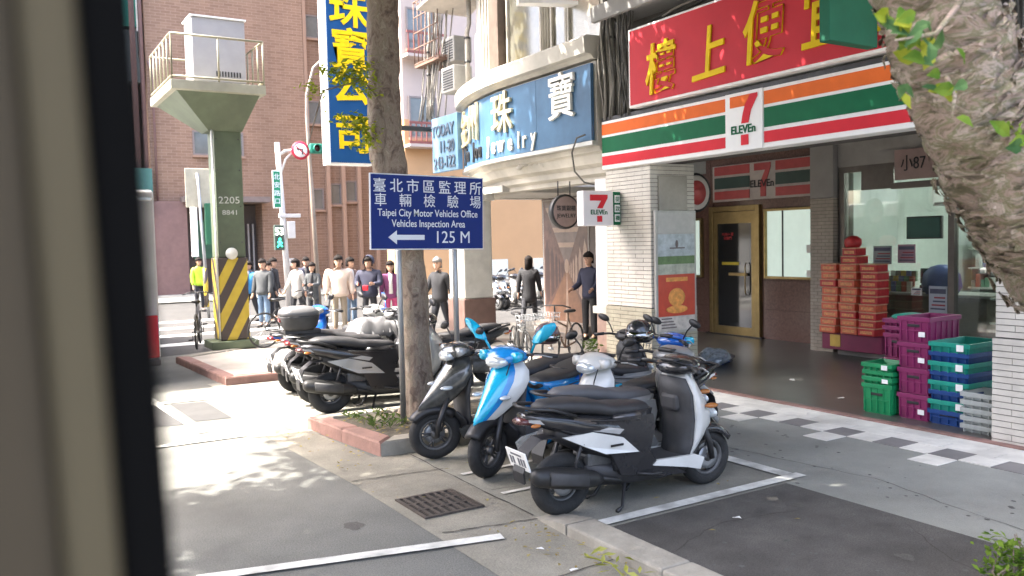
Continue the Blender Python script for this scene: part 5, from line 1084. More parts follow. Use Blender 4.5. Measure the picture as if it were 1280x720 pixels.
jk_blue = M('jacket_blue', (.03, .20, .42), .7, var=.1); jk_cream = M('jacket_cream', (.66, .54, .46), .85, var=.1, bump=.5, bscale=40); jk_navy = M('jacket_navy', (.022, .025, .05), .8, var=.2, bump=.4); jk_brown = M('coat_brown', (.17, .11, .09), .85, var=.15); jk_stone = M('coat_stone', (.42, .40, .37), .85, var=.12); jk_purple = M('jacket_purple', (.20, .05, .14), .8, var=.3); khaki = M('trousers_khaki', (.30, .25, .19), .85, var=.1)
person('traffic warden in a bright yellow jacket at the left of the striped pillar', (5.78, 29.0, 0), .3, 1.76, hv, trous, group=G, bulk=1.1)
person('man in charcoal jacket and blue jeans standing beside the bicycle', (5.95, 21.9, 0), -.95, 1.76, jk_grey, jeans, group=G, headturn=.5, bulk=1.28, arm=(5, 5))
person('person in bright blue jacket behind the man in jeans', (6.05, 23.6, 0), -1.1, 1.70, jk_blue, trous, stride=12, arm=(14, -16), group=G)
person('person in brown coat beside the striped pillar', (5.5, 22.4, 0), -1.3, 1.72, jk_brown, trous, group=G, coat=.3)
person('person with black hair behind the brown coat', (5.75, 24.5, 0), .4, 1.74, jk_black, trous, stride=10, arm=(12, -14), group=G)
person('man in open stone coat looking to the side', (7.0, 22.4, 0), -1.2, 1.74, jk_stone, trous, stride=11, arm=(18, -16), lean=3, group=G, headturn=-.4, coat=.25)
person('person in dark jacket behind the stone coat', (6.75, 23.8, 0), .7, 1.75, jk_black, trous, group=G)
person('woman in dark grey coat holding her hands together', (7.3, 22.0, 0), -.8, 1.62, jk_grey, trous, group=G, arm=(15, 15), elbow=(75, 75), longhair=True, coat=.3)
random.seed(4)
for (x, y, h_, tp, lg, rz_, lb) in ((6.35, 22.9, 1.66, jk_black, trous, .5, 'person in black jacket just behind the man in jeans, turned aside'), (7.55, 23.3, 1.74, jk_navy, trous, -.2, 'person in navy jacket behind the woman in grey'), (7.75, 20.4, 1.74, jk_brown, jeans, .3, 'person in brown jacket between the cream jacket and the navy hood'), (5.6, 23.6, 1.75, jk_navy, trous, -1.2, 'tall person in navy near the striped pillar')):
    person(lb, (x, y, .01), rz_, h_, tp, lg, group=G, headturn=rnd(-.5, .5), bulk=rnd(1.05, 1.25), arm=(rnd(-10, 22), rnd(-10, 22)), elbow=(rnd(10, 80), rnd(10, 60)), longhair=(h_ < 1.67), coat=rnd(0, .3))
person('man in cream jacket with a black fringe facing the road', (6.9, 18.9, .01), -.30, 1.82, jk_cream, khaki, group=G, bulk=1.42, arm=(8, 4), mask=False, shirt=0)
pr, arms = person('man in navy hooded jacket holding something red', (7.45, 18.4, .01), -.65, 1.78, jk_navy, trous, group=G, bulk=1.36, hood=True, shirt=0, arm=(12, 14), elbow=(82, 80))
mb = MB(); mb.box(-.06, .06, -.36, -.28, 1.03, 1.15, 0, .015); o_ = mb.build('red_package', signred, None, label='red package held by the man in the navy hood', cat='package'); o_.location = (7.45, 18.4, .01); o_.rotation_euler = (0, 0, -.65)
person('person in plum jacket half hidden by the street tree', (7.95, 18.3, .01), -.4, 1.66, jk_purple, M('skirt_pink', (.45, .06, .16), .8, var=.4, scale=14), group=G, longhair=True)
person('grey haired man in black jacket walking behind the sign pole', (8.05, 15.95, .01), -1.35, 1.78, jk_black, trous, hair=greyhair, stride=14, arm=(20, -22), elbow=(20, 12), lean=4, headturn=.5, bulk=1.25, shirt=0)
person('figure in long black coat walking through the arcade', (10.95, 16.95, .03), 2.35, 1.72, jk_black, trous, stride=20, arm=(12, -14), coat=.38, longhair=True, bulk=1.18, shirt=0)
person('person in dark clothes standing in shadow beside the mural', (10.35, 13.75, .03), -1.2, 1.78, jk_navy, jk_black, arm=(10, 10), elbow=(60, 60), shirt=0)
# ------------------------------------------------------------------ trees
def bark_mat(name, cols, scale, stretch, bump):
    mt = bpy.data.materials.new(name); mt.use_nodes = True; MATS[name] = mt; t = mt.node_tree; b = t.nodes['Principled BSDF']; L = t.links.new
    tc = t.nodes.new('ShaderNodeTexCoord'); mp = t.nodes.new('ShaderNodeMapping'); mp.inputs['Scale'].default_value = stretch; L(tc.outputs['Object'], mp.inputs[0])
    n = t.nodes.new('ShaderNodeTexNoise'); n.inputs['Scale'].default_value = scale; n.inputs['Detail'].default_value = 9; n.inputs['Roughness'].default_value = .68; n.inputs['Distortion'].default_value = .6; L(mp.outputs[0], n.inputs['Vector'])
    rp = t.nodes.new('ShaderNodeValToRGB'); cr = rp.color_ramp
    while len(cr.elements) < len(cols): cr.elements.new(.5)
    for e, (p, c) in zip(cr.elements, cols): e.position = p; e.color = (*c, 1)
    L(n.outputs[0], rp.inputs[0]); L(rp.outputs[0], b.inputs['Base Color']); b.inputs['Roughness'].default_value = .9
    bp = t.nodes.new('ShaderNodeBump'); bp.inputs['Strength'].default_value = bump; bp.inputs['Distance'].default_value = .03; L(n.outputs[0], bp.inputs['Height']); L(bp.outputs[0], b.inputs['Normal'])
    return mt
bark1 = bark_mat('bark_grey_brown', [(.30, (.075, .055, .042)), (.42, (.17, .125, .098)), (.50, (.27, .215, .17)), (.56, (.20, .165, .12)), (.62, (.32, .27, .22)), (.74, (.24, .20, .15))], 11, (1, 1, .6), 1)
bark2 = bark_mat('bark_flaking_pink', [(.30, (.05, .04, .025)), (.40, (.12, .105, .06)), (.46, (.30, .22, .185)), (.52, (.14, .14, .07)), (.58, (.38, .305, .26)), (.66, (.17, .15, .095)), (.76, (.45, .39, .34))], 6.5, (1, 1, 2.2), 1)
def trunk(name, path_, radii, mat, parent, n=40, k=110, amp=.02, fx=5, flare=0, seed=0):
    pts = [Vector(p) for p in path_]; mb = MB(); rings = []
    def at(f):
        f *= len(pts)-1; i = min(int(f), len(pts)-2); u = f-i
        p0, p1, p2, p3 = pts[max(i-1, 0)], pts[i], pts[i+1], pts[min(i+2, len(pts)-1)]
        q = .5*((2*p1)+(p2-p0)*u+(2*p0-5*p1+4*p2-p3)*u*u+(3*p1-p0-3*p2+p3)*u**3)
        return q, radii[i]+(radii[i+1]-radii[i])*u
    up = None
    for i in range(k+1):
        q, r = at(i/k*.9999); q2, _ = at(min(1, i/k+.01)*.9999); q0, _ = at(max(0, i/k-.01)*.9999); d = (q2-q0).normalized()
        if up is None: up = d.orthogonal().normalized()
        up = (up-d*up.dot(d)).normalized(); w_ = d.cross(up); ring = []
        for j in range(n):
            a = 2*pi*j/n; dr = up*cos(a)+w_*sin(a); P0 = q+dr*r
            e = noise.noise(P0*fx+Vector((seed, 0, 0)))*amp+noise.noise(P0*fx*3)*amp*.5+noise.noise(Vector((P0.x*14, P0.y*14, P0.z*9)))*amp*.3
            if flare: e += r*flare*max(0, 1-(q.z/.55))**2*(.6+.4*cos(a*5+1))
            ring.append(q+dr*(r+e))
        rings.append(ring)
    mb.loft(rings); return mb.build(name, mat, parent)
def branches(parent, mat, segs, nm='branch'):
    for pts, r in segs: mb = MB(); mb.tube(pts, r, 9); mb.build(nm, mat, parent)
leafA = leaf_mat('leaf_green', (.045, .085, .02), (.10, .15, .035)); leafB = leaf_mat('leaf_fresh', (.18, .24, .02), (.38, .40, .06)); leafC = leaf_mat('leaf_bright', (.08, .16, .025), (.19, .28, .045))
def crown(name, parent, centres, per, rad, mat, Lf=.15, Wf=.085):
    mb = MB()
    for c in centres:
        for k in range(per):
            p = Vector(c)+Vector((random.gauss(0, rad), random.gauss(0, rad), random.gauss(0, rad*.6)))
            leaf_quad(mb, p, Lf*rnd(.7, 1.3), Wf*rnd(.7, 1.2), (rnd(-1, 1), rnd(-1, 1), rnd(-.7, .4)), (rnd(-.7, .7), rnd(-.7, .7), 1))
    return mb.build(name, mat, parent, kind='stuff')
tt = thing('street_tree', 'slim grey brown street tree trunk behind the blue road sign', 'tree', (4.13, 8.85, .1))
trunk('trunk', [(4.13, 8.85, .05), (4.13, 8.85, .8), (4.10, 8.85, 1.9), (3.90, 8.85, 2.85), (3.83, 8.85, 3.5), (3.85, 8.85, 4.9), (3.8, 8.8, 6.2)], [.185, .175, .165, .19, .185, .175, .15], bark1, tt, amp=.022, flare=.45)
mb = MB(); mb.ell((3.70, 8.74, 3.35), (.10, .11, .26)); mb.ell((3.71, 8.76, 3.02), (.07, .08, .13)); mb.build('burl', bark1, tt, kind='stuff')
branches(tt, bark1, [([(3.85, 8.85, 5.4), (3.2, 8.6, 6.0), (1.5, 8.0, 6.5), (-.5, 7.5, 6.8)], [.1, .08, .06, .03]), ([(3.82, 8.85, 5.9), (4.6, 9.0, 6.5), (6.0, 9.2, 6.7), (7.2, 9.4, 6.8)], [.11, .09, .06, .03]), ([(3.8, 8.8, 6.0), (3.4, 8.0, 6.6), (2.6, 6.9, 7.0), (2.0, 6.0, 7.1)], [.1, .08, .05, .03]), ([(3.8, 8.8, 6.1), (3.9, 8.5, 7.2), (4.3, 8.4, 8)], [.12, .08, .03])])
def shade_wanted(x, y, z):
    """shapes the crowns by the shade wanted below: full over bay and pavement, ragged over the road"""
    gx, gy = x+.593*z, y-.264*z; n = noise.noise((gx*1.1, gy*1.1, 3)); n2 = noise.noise((gx*2.3, gy*2.3, 8))
    if gy < 1 or gx > 12.4 or gx < -2: return False
    if gx < 2.6:
        if gy > 6.95+.55*n+(.5 if gx > 2.2 else 0): return False
        if gx < 1.2+.15*n and 5.3 < gy < 6.7: return False
        f = (gy-5.6)/1.5
        return not (0 <= f <= 1 and abs(gx-(1.75+.65*f)) < .17+.06*n2)
    if gx < 5.2: return gy < 8.9+.5*n+.25*n2
    return gy < (10.2 if gx < 8 else 12.2)+.5*n
random.seed(21); cc = []; cr_ = []; tries = 0
while len(cc)+len(cr_) < 1350 and tries < 90000:
    tries += 1; x, y, z = rnd(-6, 7.6), rnd(.6, 14), rnd(5.5, 8.2)
    if z-2.1 < .325*math.hypot(x, y)+.35 or not shade_wanted(x, y, z): continue  # clumps stay above the view, only where their sun shadow should land
    (cc if (x-3.9)**2+(y-8.8)**2 < (x-2.6)**2+(y-2.2)**2+6 else cr_).append((x, y, z))
crown('crown', tt, cc, 70, .28, leafA, .21, .125)
sp = [(3.42, 8.55, 3.95), (3.28, 8.5, 3.86), (3.14, 8.5, 3.9), (3.5, 8.6, 3.8), (3.42, 8.55, 3.36), (3.5, 8.6, 3.2), (3.33, 8.55, 3.42)]
branches(tt, bark1, [([(3.75, 8.78, 3.7), (3.5, 8.6, 3.85), (3.1, 8.5, 3.9)], [.014, .01, .004]), ([(3.76, 8.78, 3.2), (3.5, 8.6, 3.3), (3.3, 8.55, 3.4)], [.012, .008, .004]), ([(3.45, 8.6, 3.85), (3.0, 8.5, 3.7), (2.86, 8.45, 3.3), (2.8, 8.45, 3.1)], [.01, .009, .007, .004])], 'twig')
crown('leaf_spray', tt, sp, 80, .09, leafB, .085, .038); crown('leaf_tip', tt, [(2.86, 8.45, 3.72), (2.92, 8.47, 3.66)], 26, .06, leafB, .08, .03)

rt = thing('street_tree', 'big leaning tree with flaking pinkish bark close at the right', 'tree', (5.5, 1.8, 0))
trunk('trunk', [(5.9, 1.7, -.05), (5.5, 1.8, .75), (4.82, 1.95, 1.6), (4.19, 2.0, 2.05), (3.70, 2.0, 2.44), (3.31, 2.0, 2.92), (3.04, 2.0, 3.5), (2.9, 2.0, 4.6), (2.7, 2.3, 6.0)], [.40, .35, .32, .28, .235, .215, .205, .2, .18], bark2, rt, 90, 260, .035, 5, seed=3)
mb = MB(); random.seed(5)
cl = [Vector(p) for p in ((4.82, 1.95, 1.6), (4.19, 2.0, 2.05), (3.70, 2.0, 2.44), (3.31, 2.0, 2.92), (3.04, 2.0, 3.6))]
for i in range(1500):
    f = rnd(0, 3.99); k = int(f); q = cl[k].lerp(cl[k+1], f-k); d = (cl[k+1]-cl[k]).normalized(); a = rnd(0, 2*pi)
    u = d.orthogonal().normalized(); w_ = d.cross(u); n_ = u*cos(a)+w_*sin(a); tg = (d.cross(n_)).normalized(); s_ = rnd(.012, .045)
    c = q+n_*((.305, .26, .225, .21)[k]+rnd(.0, .016)); e = [c+tg*s_*rnd(.8, 1.6)*x+d*s_*.45*y+n_*rnd(-.005, .018) for x, y in ((-1, -.6), (0, -1), (1, -.5), (1.1, .6), (0, 1), (-.9, .7))]
    mb.add(e, [(0, 1, 2, 3, 4, 5)])
mb.build('bark_flakes', bark2, rt, kind='stuff')
branches(rt, bark2, [([(3.0, 2, 4.4), (1.6, 3, 5.6), (0, 4.4, 6.6), (-2, 5.6, 7)], [.16, .12, .08, .04]), ([(2.7, 2.3, 6), (3.6, 3.6, 6.8), (4.6, 5, 7.2)], [.14, .1, .04]), ([(2.7, 2.3, 6), (1.8, 1.6, 7.4)], [.13, .05]), ([(2.8, 2.2, 5.2), (4.4, 2.6, 6.4), (6.3, 3.8, 6.9)], [.13, .1, .04])])
random.seed(33); crown('crown', rt, cr_, 70, .28, leafA, .21, .125)
mb = MB(); random.seed(9)
for c, n_ in (((2.66, 1.78, 2.79), 7), ((2.77, 1.76, 2.75), 8), ((2.85, 1.76, 2.70), 4), ((2.76, 1.76, 2.66), 3), ((2.98, 1.76, 2.58), 4), ((3.36, 1.78, 2.50), 5)):
    for k in range(int(n_*1.6)): leaf6(mb, Vector(c)+Vector((random.gauss(0, .06), random.gauss(0, .03), random.gauss(0, .035))), rnd(.07, .12), rnd(.04, .07), (rnd(-1, 1), rnd(-.3, .3), rnd(-.4, .3)), (rnd(-.5, .5), -1, rnd(-.3, .9)), random.randrange(3))
mb.build('leaf_spray', [leafC, leafB, leaf_mat('leaf_dull', (.04, .10, .04), (.10, .18, .07))], rt, kind='stuff')
branches(rt, bark2, [([(3.0, 1.75, 2.92), (2.8, 1.72, 2.78), (2.6, 1.74, 2.74)], [.012, .008, .004]), ([(3.0, 1.8, 2.66), (2.95, 1.74, 2.58), (2.9, 1.72, 2.5)], [.01, .007, .004])], 'twig')
sh = thing('shrub', 'small bright green shrub at the lower right corner', 'shrub', (4.72, 2.42, 0))
mb = MB(); [mb.tube([(4.72, 2.42, 0), (4.72+rnd(-.1, .1), 2.42+rnd(-.1, .1), .2), (4.80+rnd(-.18, .18), 2.40+rnd(-.16, .16), rnd(.25, .42))], [.008, .006, .003], 5) for k in range(14)]; mb.build('stems', bark1, sh, kind='stuff')
crown('foliage', sh, [(4.80+rnd(-.15, .15), 2.40+rnd(-.15, .15), rnd(.1, .40)) for k in range(24)], 34, .055, leafC, .055, .026)

# ------------------------------------------------------------------ road sign on two poles
bsm = M('road_sign_blue', (.008, .026, .17), .6, spec=.25, var=.05); wl = M('sign_letter_white', (.72, .75, .80), .4, var=.03)
s = thing('road_sign', 'blue and white road sign on two poles pointing left to a vehicle office', 'road sign', (4.1, 8.42, .12))
for x, z0 in ((3.78, .12), (4.47, .12)): mb = MB(); mb.tube([(x, 8.46, z0), (x, 8.46, 2.85)], .032, 12); mb.build('pole', steel, s)
X = Matrix.Translation((4.13, 8.40, 2.435)) @ Matrix.Rotation(radians(1.2), 4, 'Y')
mb = MB(); mb.box(-.695, .695, 0, .022, -.41, .41, 0, .008, X); pl = mb.build('panel', wl, s)
mb = MB(); mb.box(-.682, .682, -.005, -.001, -.397, .397, 0, 0, X); mb.build('panel_face', bsm, pl)
def sl(body, x, z, size, sx=1, off=0): lettering(body, wl, pl, X @ Vector((x, -.008, z)), X.to_3x3() @ Vector((1, 0, 0)), X.to_3x3() @ Vector((0, 0, 1)), size, sx, offset=off, depth=.003)
for i, ch in enumerate('臺北市區監理所'): sl(ch, -.585+i*.195, .285, .158, 1, .004)
for i, ch in enumerate('車輛檢驗場'): sl(ch, -.575+i*.29, .128, .152, 1, 0)
sl('Taipei City Motor Vehicles Office', 0, -.02, .112, .80, .006); sl('Vehicles Inspection Area', .0, -.135, .112, .80, .006); sl('125 M', .30, -.27, .19, .95, 0)
mb = MB(); mb.prism([(-.49, -.275), (-.39, -.20), (-.39, -.248), (-.06, -.248), (-.06, -.302), (-.39, -.302), (-.39, -.35)], -.011, -.0055, 'y', 0, X); mb.build('arrow', wl, pl)
for x in (-.35, .34): mb = MB(); mb.box(x-.05, x+.05, .0225, .06, .2, .23, 0, 0, X); mb.box(x-.05, x+.05, .0225, .06, -.23, -.2, 0, 0, X); mb.build('clamp', steel, s, kind='stuff')

# blue vertical shop sign
s = thing('vertical_sign', 'tall blue vertical shop sign with yellow Chinese characters and white edge', 'shop sign', (6.6, 17, 3.8))
mb = MB(); mb.box(6.1, 7.12, 17.0, 17.42, 3.8, 9.6); mb.build('sign_box', signwhite, s)
mb = MB(); mb.box(6.125, 7.095, 16.985, 16.999, 3.83, 9.57); mb.build('sign_face', M('deep_blue', (.008, .07, .22), .65, spec=.2, var=.12, scale=1), s)
for ch, z in (('司', 4.42), ('公', 5.47), ('寶', 6.22), ('珠', 7.08), ('州', 7.95), ('金', 8.8)): lettering(ch, yellow, s, (6.62, 16.984, z), (1, 0, 0), (0, 0, 1), .88, 1, offset=.018, depth=.02)
mb = MB(); mb.box(7.12, 8.7, 17.15, 17.25, 4.6, 4.7); mb.box(7.12, 8.7, 17.15, 17.25, 8.2, 8.3); mb.build('bracket', darkmetal, s, kind='stuff')

# ------------------------------------------------------------------ elevated traffic control post
boothg = M('booth_green', (.085, .11, .065), .6, var=.2, scale=2.6, dirt=.6); boothl = M('booth_pale', (.30, .29, .22), .6, var=.12, dirt=.35)
hz = bpy.data.materials.new('hazard_paint'); hz.use_nodes = True; tn = hz.node_tree; bb = tn.nodes['Principled BSDF']; tc = tn.nodes.new('ShaderNodeTexCoord'); spx = tn.nodes.new('ShaderNodeSeparateXYZ'); tn.links.new(tc.outputs['Object'], spx.inputs[0])
def _m(op, a, b_):
    n = tn.nodes.new('ShaderNodeMath'); n.operation = op
    for i, v in enumerate((a, b_)):
        if isinstance(v, (int, float)): n.inputs[i].default_value = v
        elif v is not None: tn.links.new(v, n.inputs[i])
    return n.outputs[0]
q_ = _m('MULTIPLY', _m('ADD', spx.outputs[0], spx.outputs[1]), -1.9); q_ = _m('ADD', q_, spx.outputs[2]); q_ = _m('FRACT', _m('DIVIDE', _m('ADD', q_, 100.15), .72), None); q_ = _m('GREATER_THAN', q_, .5)
nz = tn.nodes.new('ShaderNodeTexNoise'); nz.inputs['Scale'].default_value = 7; nz.inputs['Detail'].default_value = 7; tn.links.new(tc.outputs['Object'], nz.inputs['Vector'])
mx = tn.nodes.new('ShaderNodeMixRGB'); mx.inputs[1].default_value = (.05, .035, .03, 1); mx.inputs[2].default_value = (.52, .38, .03, 1); tn.links.new(q_, mx.inputs[0])
mx2 = tn.nodes.new('ShaderNodeMixRGB'); mx2.blend_type = 'MULTIPLY'; mx2.inputs[0].default_value = .35; tn.links.new(mx.outputs[0], mx2.inputs[1]); tn.links.new(nz.outputs[0], mx2.inputs[2]); tn.links.new(mx2.outputs[0], bb.inputs['Base Color']); bb.inputs['Roughness'].default_value = .5
polew0 = M('conduit_white', (.55, .55, .52), .5, dirt=.3)
s = thing('control_post', 'green concrete post with yellow and black stripes carrying a railed platform', 'control post', (3.95, 17.1, .13))
mb = MB(); mb.box(3.74, 4.26, 16.85, 17.4, 1.9, 4.6, b=.02); mb.build('post', boothg, s); mb = MB(); mb.tube([(3.70, 16.84, .3), (3.70, 16.84, 4.4)], .022, 8); mb.build('conduit', polew0, s); mb = MB(); [mb.ell((3.78+.42*i, 16.846, z_), (.014, .01, .014)) for i in (0, 1) for z_ in (2.2, 2.9, 3.6, 4.2)]; mb.build('bolts', darkmetal, s, kind='stuff')
mb = MB(); mb.box(3.72, 4.28, 16.82, 17.42, .28, 1.9, b=.02); mb.build('striped_base', hz, s)
mb = MB(); mb.box(3.53, 4.42, 16.72, 17.5, .12, .279, b=.02); mb.build('plinth', boothg, s)
mb = MB(); mb.loft([[(x0, y0, z), (x1, y0, z), (x1, y1, z), (x0, y1, z)] for z, x0, x1, y0, y1 in ((4.35, 3.64, 4.28, 16.83, 17.42), (4.98, 3.0, 4.50, 16.3, 18.4))], 0, True, None, False); mb.build('corbel', boothg, s)
mb = MB(); mb.box(2.89, 4.6, 16.2, 18.5, 4.981, 5.16, b=.015); mb.build('platform', boothl, s)
railm = M('rail_olive', (.25, .23, .16), .5, .3, var=.15)
for a, b_ in (((2.92, 16.23), (4.57, 16.23)), ((2.92, 16.23), (2.92, 18.47)), ((4.57, 16.23), (4.57, 18.47)), ((2.92, 18.47), (4.57, 18.47))):
    for z_ in (5.98, 5.22): mb = MB(); mb.tube([(*a, z_), (*b_, z_)], .022, 7); mb.build('rail', railm, s)
    n = 2 if a[1] == b_[1] else 6
    for k in range(n+1):
        if k == 0 and a == (4.57, 16.23): continue
        f = k/n; x, y = a[0]+(b_[0]-a[0])*f, a[1]+(b_[1]-a[1])*f; mb = MB(); mb.tube([(x, y, 5.16), (x, y, 5.98)], .018, 6); mb.build('baluster', railm, s)
mb = MB(); mb.lathe([(.001, 0), (.115, 0), (.115, .02), (.001, .025)], 20, 0, Matrix.Translation((3.98, 16.82, 1.98)) @ Matrix.Rotation(radians(90), 4, 'X')); mb.build('reflector', M('reflector_pale', (.55, .55, .5), .3), s)
mk = M('stencil_white', (.45, .46, .42), .6)
lettering('2205', mk, s, (3.98, 16.845, 3.02), (1, 0, 0), (0, 0, 1), .19, 1.1, depth=.003); lettering('8841', mk, s, (3.98, 16.845, 2.78), (1, 0, 0), (0, 0, 1), .13, 1.2, depth=.003)
s = thing('cabinet', 'grey metal cabinet standing on the railed platform', 'cabinet', (3.9, 17.2, 5.16))
mb = MB(); mb.box(3.43, 4.42, 16.9, 17.6, 5.3, 6.5, b=.01); mb.build('body', M('cabinet_grey', (.34, .33, .34), .5, var=.05, dirt=.15), s)
mb = MB(); mb.box(3.40, 4.45, 16.87, 17.63, 6.501, 6.53); mb.build('lid', white, s); mb = MB(); [mb.box(3.5+k*.3, 3.55+k*.3, 16.95, 17.5, 5.16, 5.3) for k in range(4)]; mb.build('feet', darkmetal, s, kind='stuff')
mb = MB(); [mb.box(3.85+k*.055, 3.875+k*.055, 16.892, 16.899, 5.4, 5.5) for k in range(9)]; mb.build('vents', darkmetal, s, kind='stuff')

# ------------------------------------------------------------------ traffic signals and street signs across the junction
polew = M('pole_white', (.58, .55, .52), .5, var=.08, dirt=.15); sgreen = M('street_sign_green', (.01, .22, .11), .4); sigg = M('signal_green_housing', (.02, .20, .13), .45)
s = thing('traffic_signal', 'white signal pole with horizontal green lights and walk signal', 'traffic signal', (8.16, 27, 0))
mb = MB(); mb.tube([(8.16, 27, 0), (8.05, 27, 3), (7.95, 27, 5.42)], [.1, .09, .08], 12); mb.build('pole', polew, s)
mb = MB(); mb.tube([(7.96, 27, 5.0), (8.2, 26.97, 5.16), (8.6, 26.95, 5.2), (10.2, 26.95, 5.26)], .05, 8); mb.tube([(7.99, 27, 4.3), (8.2, 26.98, 4.9), (8.45, 26.96, 5.15)], .035, 7); mb.build('arm', polew, s, kind='stuff')
mb = MB(); mb.box(8.98, 10.0, 26.8, 27.02, 5.1, 5.42, b=.04); h_ = mb.build('signal_head', sigg, s)
for k in range(3):
    mb = MB(); Xl = Matrix.Translation((9.18+k*.32, 26.79, 5.26)) @ Matrix.Rotation(radians(90), 4, 'X'); mb.lathe([(.125, 0), (.13, .14), (.12, .14), (.115, 0)], 16, 0, Xl); mb.build('visor', sigg, h_)
    mb = MB(); mb.lathe([(.001, -.005), (.11, -.004), (.11, .003), (.001, .02)], 16, 0, Xl); mb.build('lamp', M('lamp_dark_%d' % k, ((.1, .02, .02), (.12, .09, .01), (.02, .5, .3))[k], .2, emit=(0, 0, .6)[k]), h_)
Xn = Matrix.Translation((8.66, 26.86, 5.18)) @ Matrix.Rotation(radians(90), 4, 'X')
mb = MB(); mb.lathe([(.001, -.01), (.30, -.01), (.30, .01), (.001, .012)], 28, 0, Xn); ns = mb.build('no_left_turn_sign', M('ring_red', (.55, .03, .06), .4), s)
mb = MB(); mb.lathe([(.001, .0125), (.22, .013), (.22, .018), (.001, .0185)], 28, 0, Xn); mb.build('disc', signwhite, ns)
mb = MB(); mb.tube([(.06, -.13, .024), (.06, .04, .024), (-.07, .05, .024)], .022, 5, 0, True, Xn); mb.prism([(-.15, .05), (-.06, .12), (-.06, -.02)], .02, .026, 'z', 0, Xn); mb.build('arrow', black, ns, kind='stuff'); mb = MB(); mb.box(-.21, .21, -.018, .018, .027, .03, 0, 0, Xn @ Matrix.Rotation(radians(-40), 4, 'Z')); mb.build('bar', signred, ns)
mb = MB(); mb.box(7.72, 7.98, 26.85, 26.9, 3.32, 4.52, b=.01); v = mb.build('street_name_sign', signwhite, s); mb = MB(); mb.box(7.745, 7.955, 26.84, 26.849, 3.35, 4.49); mb.build('sign_face', sgreen, v)
for k, ch in enumerate('北安路口'): lettering(ch, wl, v, (7.85, 26.838, 4.32-k*.26), (1, 0, 0), (0, 0, 1), .2, 1, offset=.01, depth=.004)
mb = MB(); mb.box(7.72, 8.02, 26.85, 27.0, 1.98, 2.78, b=.02); h_ = mb.build('walk_signal', M('walk_housing', (.05, .075, .06), .5), s)
glow = M('walk_green', (.03, .75, .38), .4, var=0, emit=1.3); gloww = M('count_digits', (.85, .9, .7), .4, var=0, emit=1.0)
lettering('53', gloww, h_, (7.87, 26.84, 2.58), (1, 0, 0), (0, 0, 1), .33, .9, offset=.012, depth=.006)
mb = MB(); mb.ell((7.88, 26.843, 2.33), (.035, .006, .035)); mb.tube([(7.88, 26.842, 2.28), (7.87, 26.842, 2.18)], .035, 6); mb.tube([(7.87, 26.842, 2.19), (7.80, 26.842, 2.07)], .02, 6); mb.tube([(7.87, 26.842, 2.19), (7.95, 26.842, 2.09)], .02, 6); mb.tube([(7.88, 26.842, 2.27), (7.95, 26.842, 2.2)], .016, 6); mb.tube([(7.88, 26.842, 2.27), (7.8, 26.842, 2.22)], .016, 6); mb.build('walking_figure', glow, h_, kind='stuff')
mb = MB(); mb.box(8.15, 8.4, 26.85, 27.05, 2.35, 2.9, b=.02); mb.box(7.9, 8.6, 26.88, 26.98, 3.02, 3.14, b=.01); mb.box(8.18, 8.36, 26.9, 27.0, 1.45, 1.7, b=.01); mb.build('control_box', polew, s, kind='stuff')
s = thing('lamp_post', 'slim pale lamp post with curved top in front of the brick building', 'lamp post', (9.25, 27.5, 0)); mb = MB(); mb.tube([(9.33, 27.5, 0), (9.2, 27.5, 4), (9.12, 27.5, 6.4), (9.14, 27.5, 7.1), (9.4, 27.5, 8.0), (10.3, 27.5, 8.9)], [.08, .07, .05, .045, .04, .035], 10); mb.build('pole', M('pole_beige', (.30, .24, .19), .6, dirt=.2), s)
s = thing('street_sign', 'pale sign boards seen from behind on a grey pole left of the striped post', 'street sign', (5.3, 26, 0))
mb = MB(); mb.tube([(5.42, 26, 0), (5.35, 26, 2.2), (5.26, 26, 4.3)], .045, 9); mb.build('pole', steel, s); mb = MB(); mb.box(4.92, 5.72, 26.06, 26.1, 3.3, 4.45, b=.02); mb.build('sign_back', M('sign_back_beige', (.40, .37, .28), .5), s)
mb = MB(); mb.box(5.0, 5.19, 25.9, 25.94, 1.85, 3.3, b=.01); mb.build('white_board', signwhite, s); mb = MB(); mb.box(5.42, 5.7, 25.9, 26.05, 2.2, 3.42, b=.02); mb.build('green_board', M('deep_green', (.02, .12, .06), .5), s); mb = MB(); mb.tube([(5.38, 26, .35), (5.36, 26, 1.5)], .07, 9); mb.build('hazard_sleeve', hz, s)

# ------------------------------------------------------------------ white bus ahead
bw = M('bus_white', (.42, .41, .40), .4, var=.04, coat=.4, dirt=.1)
s = thing('white_bus', 'rear corner of a white bus ahead on the road', 'bus', (.95, 17, 0))
def rr(x0, x1, z0, z1, r, n=5):
    out = []
    for cx, cz, a0 in ((x1-r, z1-r, 0), (x0+r, z1-r, 90), (x0+r, z0+r, 180), (x1-r, z0+r, 270)):
        for k in range(n+1): a = radians(a0+90*k/n); out.append((cx+r*cos(a), cz+r*sin(a)))
    return out
mb = MB(); rg = [[(x, y, z) for x, z in rr(-.25+d, 2.17-d, .38+d*.5, 3.02-d, .06)] for y, d in ((13.9, .05), (13.95, .01), (14.1, 0), (21.6, 0), (21.9, .06))]; mb.loft(rg); mb.build('body', bw, s)
mb = MB(); mb.box(.1, 1.85, 13.885, 13.905, 1.75, 2.65, b=.008); mb.build('rear_window', blackglass, s); mb = MB(); mb.box(2.165, 2.176, 14.4, 21.2, 1.7, 2.6); mb.build('side_windows', blackglass, s)
for x in (-.1, 1.95): mb = MB(); mb.box(x-.02, x+.19, 13.87, 13.93, .42, 1.08, b=.02); mb.build('tail_light', M('bus_light_red', (.40, .015, .025), .2, coat=.6), s)
